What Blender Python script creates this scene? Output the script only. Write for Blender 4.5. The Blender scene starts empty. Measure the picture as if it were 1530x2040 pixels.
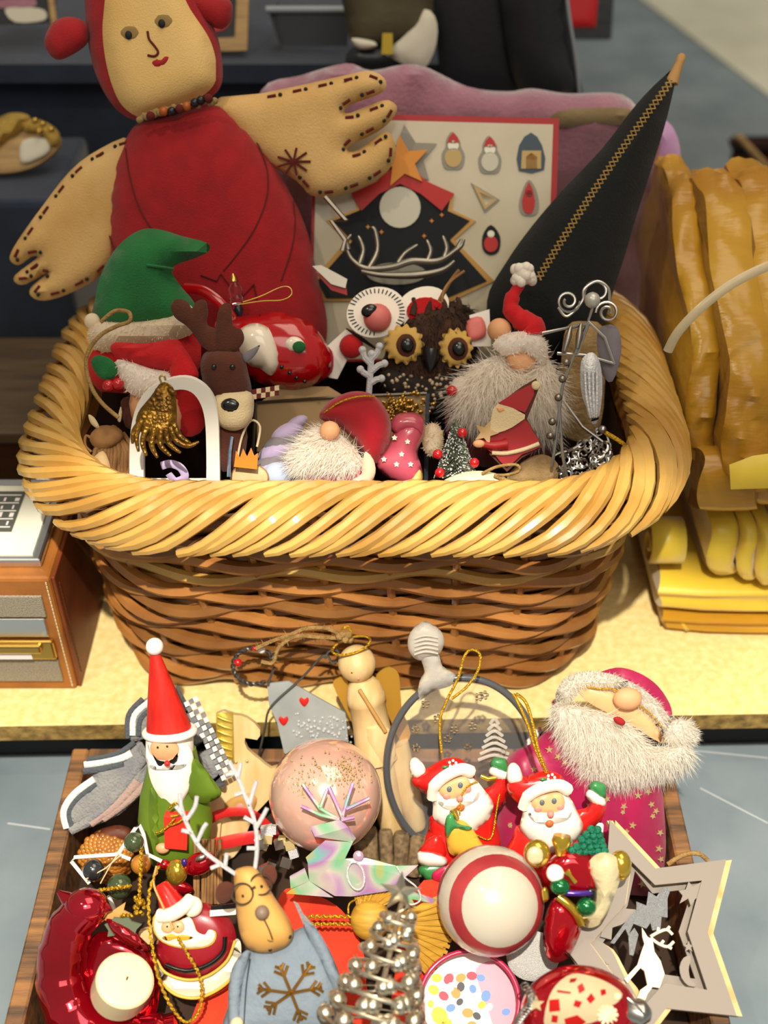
import bpy, math, random
import numpy as np
from mathutils import Vector, Matrix
from mathutils.geometry import delaunay_2d_cdt
random.seed(7)
RNG = np.random.default_rng(7)
SC = bpy.context.scene
COL = SC.collection
# ---------------------------------------------------------------- camera
F = 2350.0                       # focal length in pixels of a 1530 x 2040 frame
PITCH = math.radians(40.5)
EYE = Vector((0, 0, 0.75))
RIGHT = Vector((1, 0, 0))
FWD = Vector((0, math.cos(PITCH), -math.sin(PITCH)))
UP = Vector((0, math.sin(PITCH), math.cos(PITCH)))
cam = bpy.data.cameras.new('camera')
cam.sensor_fit = 'VERTICAL'
cam.sensor_height = 36.0
cam.lens = F / 2040 * 36.0
cam.clip_start = 0.02
cam.dof.use_dof = True
cam.dof.focus_distance = 0.85
cam.dof.aperture_fstop = 3.6
cam_ob = bpy.data.objects.new('camera', cam)
COL.objects.link(cam_ob)
cam_ob.location = EYE
cam_ob.rotation_euler = (math.pi / 2 - PITCH, 0, 0)
SC.camera = cam_ob
# ---------------------------------------------------------------- light
SC.view_settings.view_transform = 'Standard'
SC.view_settings.look = 'None'
SC.view_settings.gamma = 1.0
SC.view_settings.use_curve_mapping = False
SC.view_settings.exposure = 0.12
world = bpy.data.worlds.new('world')
SC.world = world
world.use_nodes = True
world.node_tree.nodes['Background'].inputs[0].default_value = (0.95, 0.86, 0.74, 1)
world.node_tree.nodes['Background'].inputs[1].default_value = 0.28


def lamp(name, kind, loc, aim, energy, color, **k):
    l = bpy.data.lights.new(name, kind)
    l.energy = energy
    l.color = color
    for a, b in k.items():
        setattr(l, a, b)
    o = bpy.data.objects.new(name, l)
    COL.objects.link(o)
    o.location = loc
    o.rotation_euler = (Vector(aim) - Vector(loc)).to_track_quat('-Z', 'Y').to_euler()
    return o


# the shop's ceiling spot over the front of the display: its cone ends across the basket
lamp('ceiling_spot', 'SPOT', (-0.05, -0.45, 2.1), (-0.05, -0.19, 0), 300, (1.0, 0.93, 0.80),
     spot_size=math.radians(49), spot_blend=0.035, shadow_soft_size=0.022)
# the second, wider and weaker track spot, and the diffuse ceiling panel further back
lamp('track_spot', 'SPOT', (-0.75, 0.15, 2.1), (0.05, 0.75, 0.1), 26, (1.0, 0.86, 0.62),
     spot_size=math.radians(80), spot_blend=0.6, shadow_soft_size=0.04)
lamp('ceiling_panel', 'AREA', (0.5, 1.1, 2.4), (0.1, 0.9, 0), 20, (1.0, 0.86, 0.66), shape='RECTANGLE', size=1.6, size_y=1.2)
lamp('front_fill_panel', 'AREA', (0.35, -0.75, 2.3), (0.0, 0.45, 0), 15, (1.0, 0.93, 0.82), shape='RECTANGLE', size=1.5, size_y=1.0)  # added fill lamp that softens the shadows; no such fixture is known
lamp('far_spot', 'SPOT', (1.9, 2.9, 2.4), (1.75, 3.1, 0), 60, (1.0, 0.97, 0.88),
     spot_size=math.radians(70), spot_blend=0.3, shadow_soft_size=0.05)


# ---------------------------------------------------------------- pixel helpers
def ray(px, py):
    return FWD + RIGHT * ((px - 765) / F) + UP * ((1020 - py) / F)


def depth_z(px, py, z):
    return (z - EYE.z) / ray(px, py).z


def depth_y(px, py, y):
    return y / ray(px, py).y


def at_z(px, py, z):
    return EYE + ray(px, py) * depth_z(px, py, z)


def at_y(px, py, y):
    return EYE + ray(px, py) * depth_y(px, py, y)


# ---------------------------------------------------------------- materials
def lin(h):
    h = h.lstrip('#')
    c = [int(h[i:i + 2], 16) / 255 for i in (0, 2, 4)]
    return tuple(x / 12.92 if x <= .04045 else ((x + .055) / 1.055) ** 2.4 for x in c) + (1,)


MATS = {}


def M(name, col, r=.5, metal=0, col2=None, vs=20, bump=0, bs=200, coat=0, sheen=0, trans=0, ior=1.45, rand=0, stretch=None,
      emit=None, spec=.5, alpha=1, kind='noise', lo=.35, hi=.65, sss=0, aniso=0, film=0):
    m = bpy.data.materials.new(name)
    m.use_nodes = True
    nt = m.node_tree
    b = nt.nodes['Principled BSDF']
    L = nt.links.new
    I = b.inputs
    I['Base Color'].default_value = lin(col)
    I['Roughness'].default_value = r
    I['Metallic'].default_value = metal
    I['IOR'].default_value = ior
    I['Specular IOR Level'].default_value = spec
    I['Coat Weight'].default_value = coat
    I['Coat Roughness'].default_value = .08
    I['Sheen Weight'].default_value = sheen
    I['Transmission Weight'].default_value = trans
    I['Alpha'].default_value = alpha
    if sss:
        I['Subsurface Weight'].default_value = sss
        I['Subsurface Scale'].default_value = .004
    if film:
        I['Thin Film Thickness'].default_value = film
        I['Thin Film IOR'].default_value = 1.6
    tc = None
    if col2 or bump:
        tc = nt.nodes.new('ShaderNodeTexCoord')
        vec = tc.outputs['Object']
        if stretch:
            mp = nt.nodes.new('ShaderNodeMapping')
            mp.inputs['Scale'].default_value = stretch
            L(vec, mp.inputs[0])
            vec = mp.outputs[0]
    src = None
    if col2:
        if kind == 'voronoi':
            n = nt.nodes.new('ShaderNodeTexVoronoi')
            n.inputs['Scale'].default_value = vs
            fac = n.outputs['Distance']
        elif kind == 'wave':
            n = nt.nodes.new('ShaderNodeTexWave')
            n.inputs['Scale'].default_value = vs
            n.inputs['Distortion'].default_value = 1.5
            fac = n.outputs['Fac']
        else:
            n = nt.nodes.new('ShaderNodeTexNoise')
            n.inputs['Scale'].default_value = vs
            n.inputs['Detail'].default_value = 5
            fac = n.outputs['Fac']
        L(vec, n.inputs['Vector'])
        rp = nt.nodes.new('ShaderNodeValToRGB')
        rp.color_ramp.elements[0].position = lo
        rp.color_ramp.elements[1].position = hi
        rp.color_ramp.elements[0].color = lin(col)
        rp.color_ramp.elements[1].color = lin(col2)
        L(fac, rp.inputs[0])
        src = rp.outputs[0]
    if rand:
        oi = nt.nodes.new('ShaderNodeObjectInfo')
        hs = nt.nodes.new('ShaderNodeHueSaturation')
        mr = nt.nodes.new('ShaderNodeMapRange')
        mr.inputs[3].default_value = 1 - rand
        mr.inputs[4].default_value = 1 + rand * .6
        L(oi.outputs['Random'], mr.inputs[0])
        L(mr.outputs[0], hs.inputs['Value'])
        hs.inputs['Color'].default_value = lin(col)
        if src:
            L(src, hs.inputs['Color'])
        src = hs.outputs[0]
    if src:
        L(src, I['Base Color'])
    if bump:
        n = nt.nodes.new('ShaderNodeTexNoise')
        n.inputs['Scale'].default_value = bs
        n.inputs['Detail'].default_value = 3
        L(vec, n.inputs['Vector'])
        bp = nt.nodes.new('ShaderNodeBump')
        bp.inputs['Strength'].default_value = bump
        bp.inputs['Distance'].default_value = .002
        L(n.outputs['Fac'], bp.inputs['Height'])
        L(bp.outputs[0], I['Normal'])
    if emit:
        I['Emission Color'].default_value = lin(emit)
        I['Emission Strength'].default_value = 1
    MATS[name] = m
    return m


def M_fur(name, col):
    """hair: half diffuse, half let through, so a tuft glows instead of going grey"""
    m = bpy.data.materials.new(name)
    m.use_nodes = True
    nt = m.node_tree
    nt.nodes.remove(nt.nodes['Principled BSDF'])
    d, tl, mx = (nt.nodes.new('ShaderNodeBsdf' + k) for k in ('Diffuse', 'Translucent', 'Diffuse'))
    nt.nodes.remove(mx)
    mx = nt.nodes.new('ShaderNodeMixShader')
    d.inputs[0].default_value = lin(col)
    tl.inputs[0].default_value = lin(col)
    mx.inputs[0].default_value = .5
    nt.links.new(d.outputs[0], mx.inputs[1])
    nt.links.new(tl.outputs[0], mx.inputs[2])
    nt.links.new(mx.outputs[0], nt.nodes['Material Output'].inputs[0])
    MATS[name] = m


def M_pastel(name, cols, scale, rough=.15, metal=.45):
    """mother of pearl: pastel bands that wander over the surface"""
    m = M(name, '#ffffff', rough, metal, coat=1)
    nt = m.node_tree
    tc = nt.nodes.new('ShaderNodeTexCoord')
    n = nt.nodes.new('ShaderNodeTexNoise')
    n.inputs['Scale'].default_value = scale
    n.inputs['Detail'].default_value = 1
    n.inputs['Distortion'].default_value = .6
    rp = nt.nodes.new('ShaderNodeValToRGB')
    e = rp.color_ramp.elements
    while len(e) < len(cols):
        e.new(.5)
    for i, c in enumerate(cols):
        e[i].position = .3 + .42 * i / (len(cols) - 1)
        e[i].color = lin(c)
    nt.links.new(tc.outputs['Object'], n.inputs['Vector'])
    nt.links.new(n.outputs['Fac'], rp.inputs[0])
    nt.links.new(rp.outputs[0], nt.nodes['Principled BSDF'].inputs['Base Color'])


# ---------------------------------------------------------------- shapes
def cr(pts, n=6, closed=False):
    """Catmull-Rom curve through points of any dimension"""
    P = [np.array(p, float) for p in pts]
    k = len(P)
    out = []
    rng = range(k if closed else k - 1)
    for i in rng:
        if closed:
            a, b, c, d = P[(i - 1) % k], P[i], P[(i + 1) % k], P[(i + 2) % k]
        else:
            a, b, c, d = P[max(i - 1, 0)], P[i], P[i + 1], P[min(i + 2, k - 1)]
        for j in range(n):
            t = j / n
            out.append(.5 * ((2 * b) + (c - a) * t + (2 * a - 5 * b + 4 * c - d) * t * t + (3 * b - a - 3 * c + d) * t ** 3))
    if not closed:
        out.append(P[-1])
    return [tuple(o) for o in out]


def circ(cx, cy, rx, ry=None, n=24, rot=0, a0=0, a1=360):
    ry = ry or rx
    full = abs(a1 - a0) >= 360
    r = math.radians(rot)
    out = []
    for i in range(n if full else n + 1):
        a = math.radians(a0 + (a1 - a0) * i / n)
        x, y = rx * math.cos(a), ry * math.sin(a)
        out.append((cx + x * math.cos(r) - y * math.sin(r), cy + x * math.sin(r) + y * math.cos(r)))
    return out


def star(cx, cy, ro, ri, n=5, rot=-90):
    return [(cx + (ro if i % 2 == 0 else ri) * math.cos(math.radians(rot + 180 * i / n)),
             cy + (ro if i % 2 == 0 else ri) * math.sin(math.radians(rot + 180 * i / n))) for i in range(2 * n)]


def inside(pts, loops):
    pts = np.asarray(pts, float)
    res = np.zeros(len(pts), bool)
    for lp in loops:
        a = np.asarray(lp, float)
        b = np.roll(a, -1, 0)
        for (x1, y1), (x2, y2) in zip(a, b):
            if y1 == y2:
                continue
            c = ((y1 > pts[:, 1]) != (y2 > pts[:, 1])) & (pts[:, 0] < (x2 - x1) * (pts[:, 1] - y1) / (y2 - y1) + x1)
            res ^= c
    return res


def edge_dist(pts, loops):
    pts = np.asarray(pts, float)
    d = np.full(len(pts), 1e9)
    for lp in loops:
        a = np.asarray(lp, float)
        b = np.roll(a, -1, 0)
        for p, q in zip(a, b):
            v = q - p
            l2 = (v * v).sum() or 1e-12
            t = np.clip(((pts - p) @ v) / l2, 0, 1)
            d = np.minimum(d, np.linalg.norm(pts - (p + t[:, None] * v), axis=1))
    return d


class MB:
    def __init__(s, P=None, S=1.0):
        s.v, s.f, s.mi = [], [], []
        s.P = P or (lambda x, y, w=0: Vector((x, y, w)))
        s.S = S

    def add(s, v, f, mi=0):
        n = len(s.v)
        s.v += [tuple(x) for x in v]
        s.f += [tuple(n + i for i in q) for q in f]
        s.mi += [mi] * len(f)
        return s

    def tube(s, pts, r, seg=8, mi=0, cap=True, closed=False, flat=1.0, raw=False, up=False):
        Q = [Vector(p) if raw else s.P(*p) for p in pts]
        n = len(Q)
        R = [(r if not isinstance(r, (list, tuple)) else r[i * (len(r) - 1) // max(n - 1, 1)] if len(r) != n else r[i]) * (1 if raw else s.S) for i in range(n)]
        V, Fc = [], []
        u = None
        for i in range(n):
            a, b = (Q[i - 1] if i or closed else Q[i]), (Q[(i + 1) % n] if i < n - 1 or closed else Q[i])
            t = (b - a)
            if t.length < 1e-12:
                t = Vector((0, 0, 1))
            t.normalize()
            if u is None or up:
                u = Vector((0, 0, 1)).cross(t)
                if u.length < 1e-3:
                    u = Vector((1, 0, 0)).cross(t)
            u = u - t * u.dot(t)
            if u.length < 1e-6:
                u = t.orthogonal()
            u.normalize()
            w = t.cross(u)
            for k in range(seg):
                a2 = 2 * math.pi * k / seg
                V.append(Q[i] + u * (R[i] * math.cos(a2)) + w * (R[i] * flat * math.sin(a2)))
        for i in range(n if closed else n - 1):
            j = (i + 1) % n
            for k in range(seg):
                l = (k + 1) % seg
                Fc.append((i * seg + k, i * seg + l, j * seg + l, j * seg + k))
        if cap and not closed:
            Fc.append(tuple(range(seg))[::-1])
            Fc.append(tuple((n - 1) * seg + k for k in range(seg)))
        return s.add(V, Fc, mi)

    def lathe(s, a, b, prof, seg=20, mi=0, flat=1.0, raw=False, fn=None):
        A = Vector(a) if raw else s.P(*a)
        B = Vector(b) if raw else s.P(*b)
        S = 1 if raw else s.S
        n = (B - A).normalized()
        u = Vector((n.y, -n.x, 0))
        if u.length < 1e-3:
            u = Vector((1, 0, 0))
        u = (u - n * u.dot(n)).normalized()
        w = n.cross(u)
        V, Fc = [], []
        for (t, r) in prof:
            c = A + (B - A) * t
            for k in range(seg):
                an = 2 * math.pi * k / seg
                rr = r * S * (fn(t, an) if fn else 1)
                V.append(c + u * (rr * math.cos(an)) + w * (rr * flat * math.sin(an)))
        m = len(prof)
        for i in range(m - 1):
            for k in range(seg):
                l = (k + 1) % seg
                Fc.append((i * seg + k, i * seg + l, (i + 1) * seg + l, (i + 1) * seg + k))
        Fc.append(tuple(range(seg))[::-1])
        Fc.append(tuple((m - 1) * seg + k for k in range(seg)))
        return s.add(V, Fc, mi)

    def ball(s, c, r, mi=0, seg=16, ring=10, rot=0, fn=None, raw=False):
        C = Vector(c) if raw else s.P(*c)
        S = 1 if raw else s.S
        rr = (r, r, r) if not isinstance(r, (tuple, list)) else r
        ro = math.radians(-rot)
        V, Fc = [], []
        for i in range(ring + 1):
            th = math.pi * i / ring
            for k in range(seg):
                ph = 2 * math.pi * k / seg
                d = Vector((math.sin(th) * math.cos(ph), math.cos(th), math.sin(th) * math.sin(ph)))
                q = fn(d) if fn else 1
                x, y, z = d.x * rr[0] * q, d.y * rr[1] * q, d.z * rr[2] * q
                V.append(C + Vector((x * math.cos(ro) - y * math.sin(ro), x * math.sin(ro) + y * math.cos(ro), z)) * S)
        for i in range(ring):
            for k in range(seg):
                l = (k + 1) % seg
                Fc.append((i * seg + k, (i + 1) * seg + k, (i + 1) * seg + l, i * seg + l) if False else (i * seg + l, i * seg + k, (i + 1) * seg + k, (i + 1) * seg + l)[::-1])
        return s.add(V, Fc, mi)

    def box(s, lo, hi, mi=0, mat=None):
        V = [Vector((x, y, z)) for x in (lo[0], hi[0]) for y in (lo[1], hi[1]) for z in (lo[2], hi[2])]
        if mat is not None:
            V = [mat @ v for v in V]
        return s.add(V, [(0, 1, 3, 2), (4, 6, 7, 5), (0, 4, 5, 1), (2, 3, 7, 6), (0, 2, 6, 4), (1, 5, 7, 3)], mi)

    def puff(s, outline, T=0, D=10, res=None, w=0, side=0, back=1.0, mi=0, n=0, holes=(), fn=None):
        """a cushion (side=0) or slab (side>0) over a pixel outline; T: bulge, D: how far in from the edge it is reached"""
        o = cr(outline, n, True) if n else outline
        loops = [o] + list(holes)
        A = np.asarray(o, float)
        lo, hi = A.min(0), A.max(0)
        if res is None:
            res = max(hi - lo) / 9
        V2, E = [], []
        for lp in loops:
            b = len(V2)
            V2 += [Vector((p[0], p[1])) for p in lp]
            E += [(b + i, b + (i + 1) % len(lp)) for i in range(len(lp))]
        if T or fn:
            g = []
            ny = int((hi[1] - lo[1]) / (res * .87)) + 2
            for j in range(ny):
                for i in range(int((hi[0] - lo[0]) / res) + 2):
                    g.append((lo[0] + (i + .5 * (j % 2)) * res, lo[1] + j * res * .87))
            g = np.array(g)
            k = inside(g, loops) & (edge_dist(g, loops) > res * .3)
            V2 += [Vector(p) for p in g[k]]
        vs, es, fs, ov, oe, of = delaunay_2d_cdt(V2, E, [], 0, 1e-6)
        vv = np.array([(q.x, q.y) for q in vs])
        cen = np.array([vv[list(f)].mean(0) for f in fs])
        keep = inside(cen, loops)
        fs = [f for f, k in zip(fs, keep) if k]
        cnt = {}
        for f in fs:
            for i in range(len(f)):
                e = (f[i], f[(i + 1) % len(f)])
                cnt[e] = 1
        bd = [e for e in cnt if (e[1], e[0]) not in cnt]
        bv = {i for e in bd for i in e}
        d = edge_dist(vv, loops)
        h = T * np.sqrt(np.maximum(0, 1 - (1 - np.minimum(d / D, 1)) ** 2))
        nv = len(vv)
        ex = [fn(p[0], p[1]) if fn else 0 for p in vv]
        V = [s.P(vv[i][0], vv[i][1], w + side + h[i] + ex[i]) for i in range(nv)]
        idx = list(range(nv))
        if side == 0:
            for i in range(nv):
                if i in bv:
                    continue
                idx[i] = len(V)
                V.append(s.P(vv[i][0], vv[i][1], w - h[i] * back + ex[i]))
        else:
            # back face keeps the outline of the front: same local x, y, pushed along the local normal
            for i in range(nv):
                q = V[i].copy()
                q.z -= (2 * side + h[i] * (1 + back)) * s.S
                idx[i] = len(V)
                V.append(q)
        Fc = [tuple(reversed(f)) for f in fs] + [tuple(idx[i] for i in f) for f in fs]
        if side:
            Fc += [(e[0], e[1], idx[e[1]], idx[e[0]]) for e in bd]
        return s.add(V, Fc, mi)

    def slab(s, outline, th, w=0, mi=0, n=0, holes=(), fn=None, res=None):
        return s.puff(outline, 0, 1, res, w, th / 2, 1, mi, n, holes, fn)

    def fur(s, src, count, length, width, fn, mi=0, seg=2, mis=None):
        """hair blades on the faces of another MB; fn(point, normal) gives the direction (local), length in px"""
        fc = [f for k, f in enumerate(src.f) if mis is None or src.mi[k] in mis]
        V = np.array([tuple(q) for q in src.v])
        T3 = np.array([(f[0], f[i], f[i + 1]) for f in fc for i in range(1, len(f) - 1)])
        a, b, c = V[T3[:, 0]], V[T3[:, 1]], V[T3[:, 2]]
        nn = np.cross(b - a, c - a)
        ar = np.linalg.norm(nn, axis=1) + 1e-15
        pick = RNG.choice(len(T3), count, p=ar / ar.sum())
        r1, r2 = np.sqrt(RNG.random(count)), RNG.random(count)
        P = a[pick] * (1 - r1)[:, None] + b[pick] * (r1 * (1 - r2))[:, None] + c[pick] * (r1 * r2)[:, None]
        N = nn[pick] / ar[pick][:, None]
        ov, of = [], []
        for p, nrm in zip(P, N):
            d = fn(Vector(p), Vector(nrm))
            if d is None:
                continue
            d = Vector(d) + Vector(RNG.normal(0, .17, 3))
            d.normalize()
            L = length * s.S * (.6 + .8 * RNG.random())
            t = d.cross(Vector(RNG.normal(0, 1, 3))).normalized() * (width * s.S * .5)
            bend = Vector(RNG.normal(0, .22, 3)) * L * .5
            k = len(ov)
            p = Vector(p)
            for j in range(seg):
                u = j / seg
                q = p + d * (L * u) + bend * u * u
                ov += [q - t * (1 - u * .6), q + t * (1 - u * .6)]
            ov.append(p + d * L + bend)
            for j in range(seg - 1):
                of.append((k + 2 * j, k + 2 * j + 1, k + 2 * j + 3, k + 2 * j + 2))
            of.append((k + 2 * seg - 2, k + 2 * seg - 1, k + 2 * seg))
        return s.add(ov, of, mi)

    def mesh(s, name, mats, flat=False):
        me = bpy.data.meshes.new(name)
        me.from_pydata(s.v, [], s.f)
        for m in (mats if isinstance(mats, (list, tuple)) else [mats]):
            me.materials.append(MATS[m] if isinstance(m, str) else m)
        if any(s.mi):
            me.polygons.foreach_set('material_index', s.mi)
        if not flat:
            me.polygons.foreach_set('use_smooth', [True] * len(s.f))
            try:
                me.set_sharp_from_angle(angle=math.radians(48))
            except Exception:
                pass
        me.update()
        return me


def tag(o, label=None, cat=None, group=None, kind=None):
    for k, v in (('label', label), ('category', cat), ('group', group), ('kind', kind)):
        if v:
            o[k] = v
    return o


def obj(name, mats, mb, parent=None, label=None, kind=None, flat=False):
    me = mb if isinstance(mb, bpy.types.Mesh) else mb.mesh(name, mats, flat)
    o = bpy.data.objects.new(name, me)
    COL.objects.link(o)
    if parent is not None:
        o.parent = parent
    return tag(o, label, kind=kind)


RCW = Matrix((RIGHT, UP, -FWD)).transposed()      # camera axes as world columns


class T:
    """a thing: an Empty with a frame anchored where the photograph shows it; shapes are given in photo pixels at its own real distance"""

    def __init__(s, name, label, cat, px, py, z=None, d=None, y=None, tilt=0, yaw=0, group=None):
        s.px, s.py = px, py
        D = d or (depth_y(px, py, y) if y is not None else depth_z(px, py, z))
        s.S = D / F
        s.B = Matrix.Rotation(math.radians(tilt), 3, 'X') @ Matrix.Rotation(math.radians(yaw), 3, 'Y')
        s.O = EYE + ray(px, py) * D
        R = RCW @ s.B
        s.Rt = R.transposed()
        s.n = R.col[2].copy()
        s.k = s.n.dot(s.O - EYE)
        o = bpy.data.objects.new(name, None)
        COL.objects.link(o)
        o.empty_display_size = .02
        m = (RCW @ s.B).to_4x4()
        m.translation = s.O
        o.matrix_world = m
        s.o = o
        tag(o, label, cat, group)

    def P(s, x, y, w=0):
        r = ray(x, y)
        return s.Rt @ (EYE + r * ((w * s.S + s.k) / s.n.dot(r)) - s.O)

    def mb(s):
        return MB(s.P, s.S)

    def tube(s, name, mat, pts, r, n=0, parent=None, label=None, **k):
        if n:
            pts = cr([tuple(p) + (0,) * (3 - len(p)) for p in pts], n, k.get('closed', False))
        return s.part(name, mat, s.mb().tube(pts, r, **k), parent, label)

    def ball(s, name, mat, c, r, parent=None, label=None, **k):
        return s.part(name, mat, s.mb().ball(c, r, **k), parent, label)

    def puff(s, name, mat, o, T=0, D=10, parent=None, label=None, **k):
        return s.part(name, mat, s.mb().puff(o, T, D, **k), parent, label)

    def slab(s, name, mat, o, th, w=0, parent=None, label=None, **k):
        return s.part(name, mat, s.mb().slab(o, th, w, **k), parent, label)

    def lathe(s, name, mat, a, b, prof, parent=None, label=None, **k):
        return s.part(name, mat, s.mb().lathe(a, b, prof, **k), parent, label)

    def part(s, name, mats, mb, parent=None, label=None, kind=None, flat=False):
        return obj(name, mats, mb, parent or s.o, label, kind, flat)


def dup(o, parent=None):
    c = o.copy()
    COL.objects.link(c)
    if parent is not None:
        c.parent = parent
    for ch in list(o.children):
        dup(ch, c)
    return c


UPR = math.degrees(PITCH)        # tilt of an upright thing
FLAT = UPR - 90                  # tilt of a thing that lies flat
# ================================================================ materials
M('concrete', '#7b868c', .75, col2='#69757c', vs=9, bump=.15, bs=90)
M('pale_mat', '#c9c7b4', .9, col2='#b9b7a4', vs=6)
M('chipboard', '#e6cf93', .7, col2='#d9bd78', vs=150, bump=.2, bs=260)
M('chip_edge', '#a98c4c', .85, col2='#6e5528', vs=90, bump=.6, bs=160)
M('black_paint', '#0b0b0c', .6)
M('navy_felt', '#232f44', .95, col2='#1b2537', vs=30, sheen=.3, bump=.2, bs=500)
M('cane_gold', '#cda457', .28, col2='#ad7f38', vs=14, rand=.12, coat=.45, stretch=(1, 1, 1))
M('cane_brown', '#aa7238', .36, col2='#7d4d22', vs=16, rand=.38, coat=.35)
M('gap_shade_brown', '#3a2110', .7)
# ================================================================ setting
m = MB()
m.box((-2.5, -.6, -.1), (4.2, 5.5, -.08))
obj('floor', 'concrete', m, kind='structure')
m = MB()
m.box((-2.5, 5.5, -.1), (4.2, 5.6, 2.7))
M('plaster', '#b9b3a6', .9)
obj('wall_back', 'plaster', m, kind='structure')
m = MB()
for a, b in (((1180, 1475), (1530, 1510)), ((1395, 1570), (1530, 1640)), ((1160, 1450), (1500, 1466)), ((15, 1640), (100, 1652))):
    pa, pb = at_z(*a, -.0798), at_z(*b, -.0798)
    n = (pb - pa).cross(Vector((0, 0, 1))).normalized() * .0008
    m.add([pa - n, pa + n, pb + n, pb - n], [(0, 1, 2, 3)])
M('floor_scratch', '#a9aeae', .8)
obj('trim_1', 'floor_scratch', m, kind='structure')
m = MB()
A = [at_z(1225, -40, -.08), at_z(1560, 215, -.08), at_z(2300, 215, -.08), at_z(2300, -300, -.08), at_z(1300, -300, -.08)]
m.add([a + Vector((0, 0, .004)) for a in A] + [a for a in A], [(4, 3, 2, 1, 0)] + [(i, (i + 1) % 5, 5 + (i + 1) % 5, 5 + i) for i in range(5)])
o = obj('floor_mat', 'pale_mat', m)
tag(o, 'pale cream mat lying on the grey floor behind the black felt hat', 'mat')

# platform of chipboard on a black plinth
pl = bpy.data.objects.new('display_platform', None)
COL.objects.link(pl)
pl.location = (0, .64, 0)
pl.rotation_euler = (0, 0, math.radians(1.2))
tag(pl, 'low display platform of raw chipboard on a black plinth', 'platform')
m = MB()
m.box((-1.3, -.022, -.018), (.62, .56, 0))
m2 = MB()
for k in range(len(m.f)):
    pass
m.mi = [0, 0, 1, 0, 1, 0]
obj('chipboard_top', ['chipboard', 'chip_edge'], m, pl)
m = MB()
m.box((-1.25, .012, -.08), (.6, .54, -.018))
obj('plinth', 'black_paint', m, pl)

# dark felt covered step behind the basket
st = bpy.data.objects.new('display_step', None)
COL.objects.link(st)
st.location = (-.4, 1.2, 0)
tag(st, 'tall dark navy felt covered step behind the basket', 'display step')
m = MB()
m.box((-.9, .02, -.08), (.55, .6, .30))
obj('step_body', 'navy_felt', m, st)
m = MB()
m.box((-.92, 0, .301), (.57, .62, .32))
obj('step_top', 'navy_felt', m, st)

# ================================================================ wicker basket
BC = Vector((-.022, .782, 0))


def rrect(hx, hy, r, n=240):
    """points along a rounded rectangle, clockwise seen from above from the front right: front, left, back, right"""
    hx2, hy2 = hx - r, hy - r
    segs = [('l', (hx2, -hy), (-hx2, -hy)), ('a', (-hx2, -hy2), 270, 180), ('l', (-hx, -hy2), (-hx, hy2)), ('a', (-hx2, hy2), 180, 90),
            ('l', (-hx2, hy), (hx2, hy)), ('a', (hx2, hy2), 90, 0), ('l', (hx, hy2), (hx, -hy2)), ('a', (hx2, -hy2), 0, -90)]
    fine = []
    for sg in segs:
        if sg[0] == 'l':
            for i in range(40):
                t = i / 40
                fine.append((sg[1][0] + (sg[2][0] - sg[1][0]) * t, sg[1][1] + (sg[2][1] - sg[1][1]) * t))
        else:
            for i in range(24):
                a = math.radians(sg[2] + (sg[3] - sg[2]) * i / 24)
                fine.append((sg[1][0] + r * math.cos(a), sg[1][1] + r * math.sin(a)))
    A = np.array(fine + [fine[0]])
    L = np.concatenate([[0], np.cumsum(np.linalg.norm(np.diff(A, axis=0), axis=1))])
    s = np.linspace(0, L[-1], n, endpoint=False)
    return np.stack([np.interp(s, L, A[:, 0]), np.interp(s, L, A[:, 1])], 1), L[-1]


bk = bpy.data.objects.new('wicker_basket', None)
COL.objects.link(bk)
bk.location = BC
tag(bk, 'large rectangular wicker basket with thick twisted cane rim on chipboard', 'basket')
ZT = .218


def wall(z):
    t = z / ZT
    return .197 + .023 * t ** 1.1, .126 + .03 * t ** 1.1, .072 + .023 * t


NP = 480
rows = 15
for i in range(rows):
    z = .0118 + i * (.203 / rows)
    hx, hy, r = wall(z)
    path, L = rrect(hx, hy, r, NP)
    nxt = np.roll(path, -1, 0) - np.roll(path, 1, 0)
    nr = np.stack([-nxt[:, 1], nxt[:, 0]], 1)
    nr /= np.linalg.norm(nr, axis=1)[:, None]
    # outward
    sg = np.sign((nr * path).sum(1))
    nr *= sg[:, None]
    nst = 12
    for strand in (0, 1):
        m = MB()
        pts = []
        for k in range(0, NP, 3):
            ph = 2 * math.pi * nst * k / NP + i * 2.3 + .6 * math.sin(i * 5.1)
            off = -.0045 if strand else .002 + .0035 * math.cos(ph)
            zz = z + (.0036 if strand == 0 else -.0036) * math.sin(ph) + .0015 * math.sin(7 * k / NP * 6.28 + i)
            q = path[k] + nr[k] * off
            pts.append((q[0], q[1], zz))
        rad = .0051 + .0008 * math.sin(i * 3.7)
        m.tube(pts, rad, 6, closed=True, raw=True, up=True)
        obj('woven_cane', 'cane_gold' if (i, strand) == (10, 0) else 'cane_brown', m, bk, label='golden yellow cane' if (i, strand) == (10, 0) else None)
# upright stakes
hx0, hy0, r0 = wall(0)
p0, _ = rrect(hx0, hy0, r0, 26)
hx1, hy1, r1 = wall(.205)
p1, _ = rrect(hx1, hy1, r1, 26)
for k in range(26):
    m = MB()
    m.tube([(p0[k][0], p0[k][1], .006), (*((p0[k] + p1[k]) / 2 * .995), .1), (p1[k][0], p1[k][1], .21)], .0036, 6, raw=True)
    obj('stake', 'cane_brown', m, bk)
# lining sheet and base, coloured dark to stand for shade in the gaps
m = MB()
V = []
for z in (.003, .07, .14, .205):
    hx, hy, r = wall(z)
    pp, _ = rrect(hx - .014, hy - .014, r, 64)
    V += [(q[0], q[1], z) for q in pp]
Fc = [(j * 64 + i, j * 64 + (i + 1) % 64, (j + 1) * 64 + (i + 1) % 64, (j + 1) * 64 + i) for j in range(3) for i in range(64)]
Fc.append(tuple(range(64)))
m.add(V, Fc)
obj('gap_shade_lining', 'gap_shade_brown', m, bk)
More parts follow.
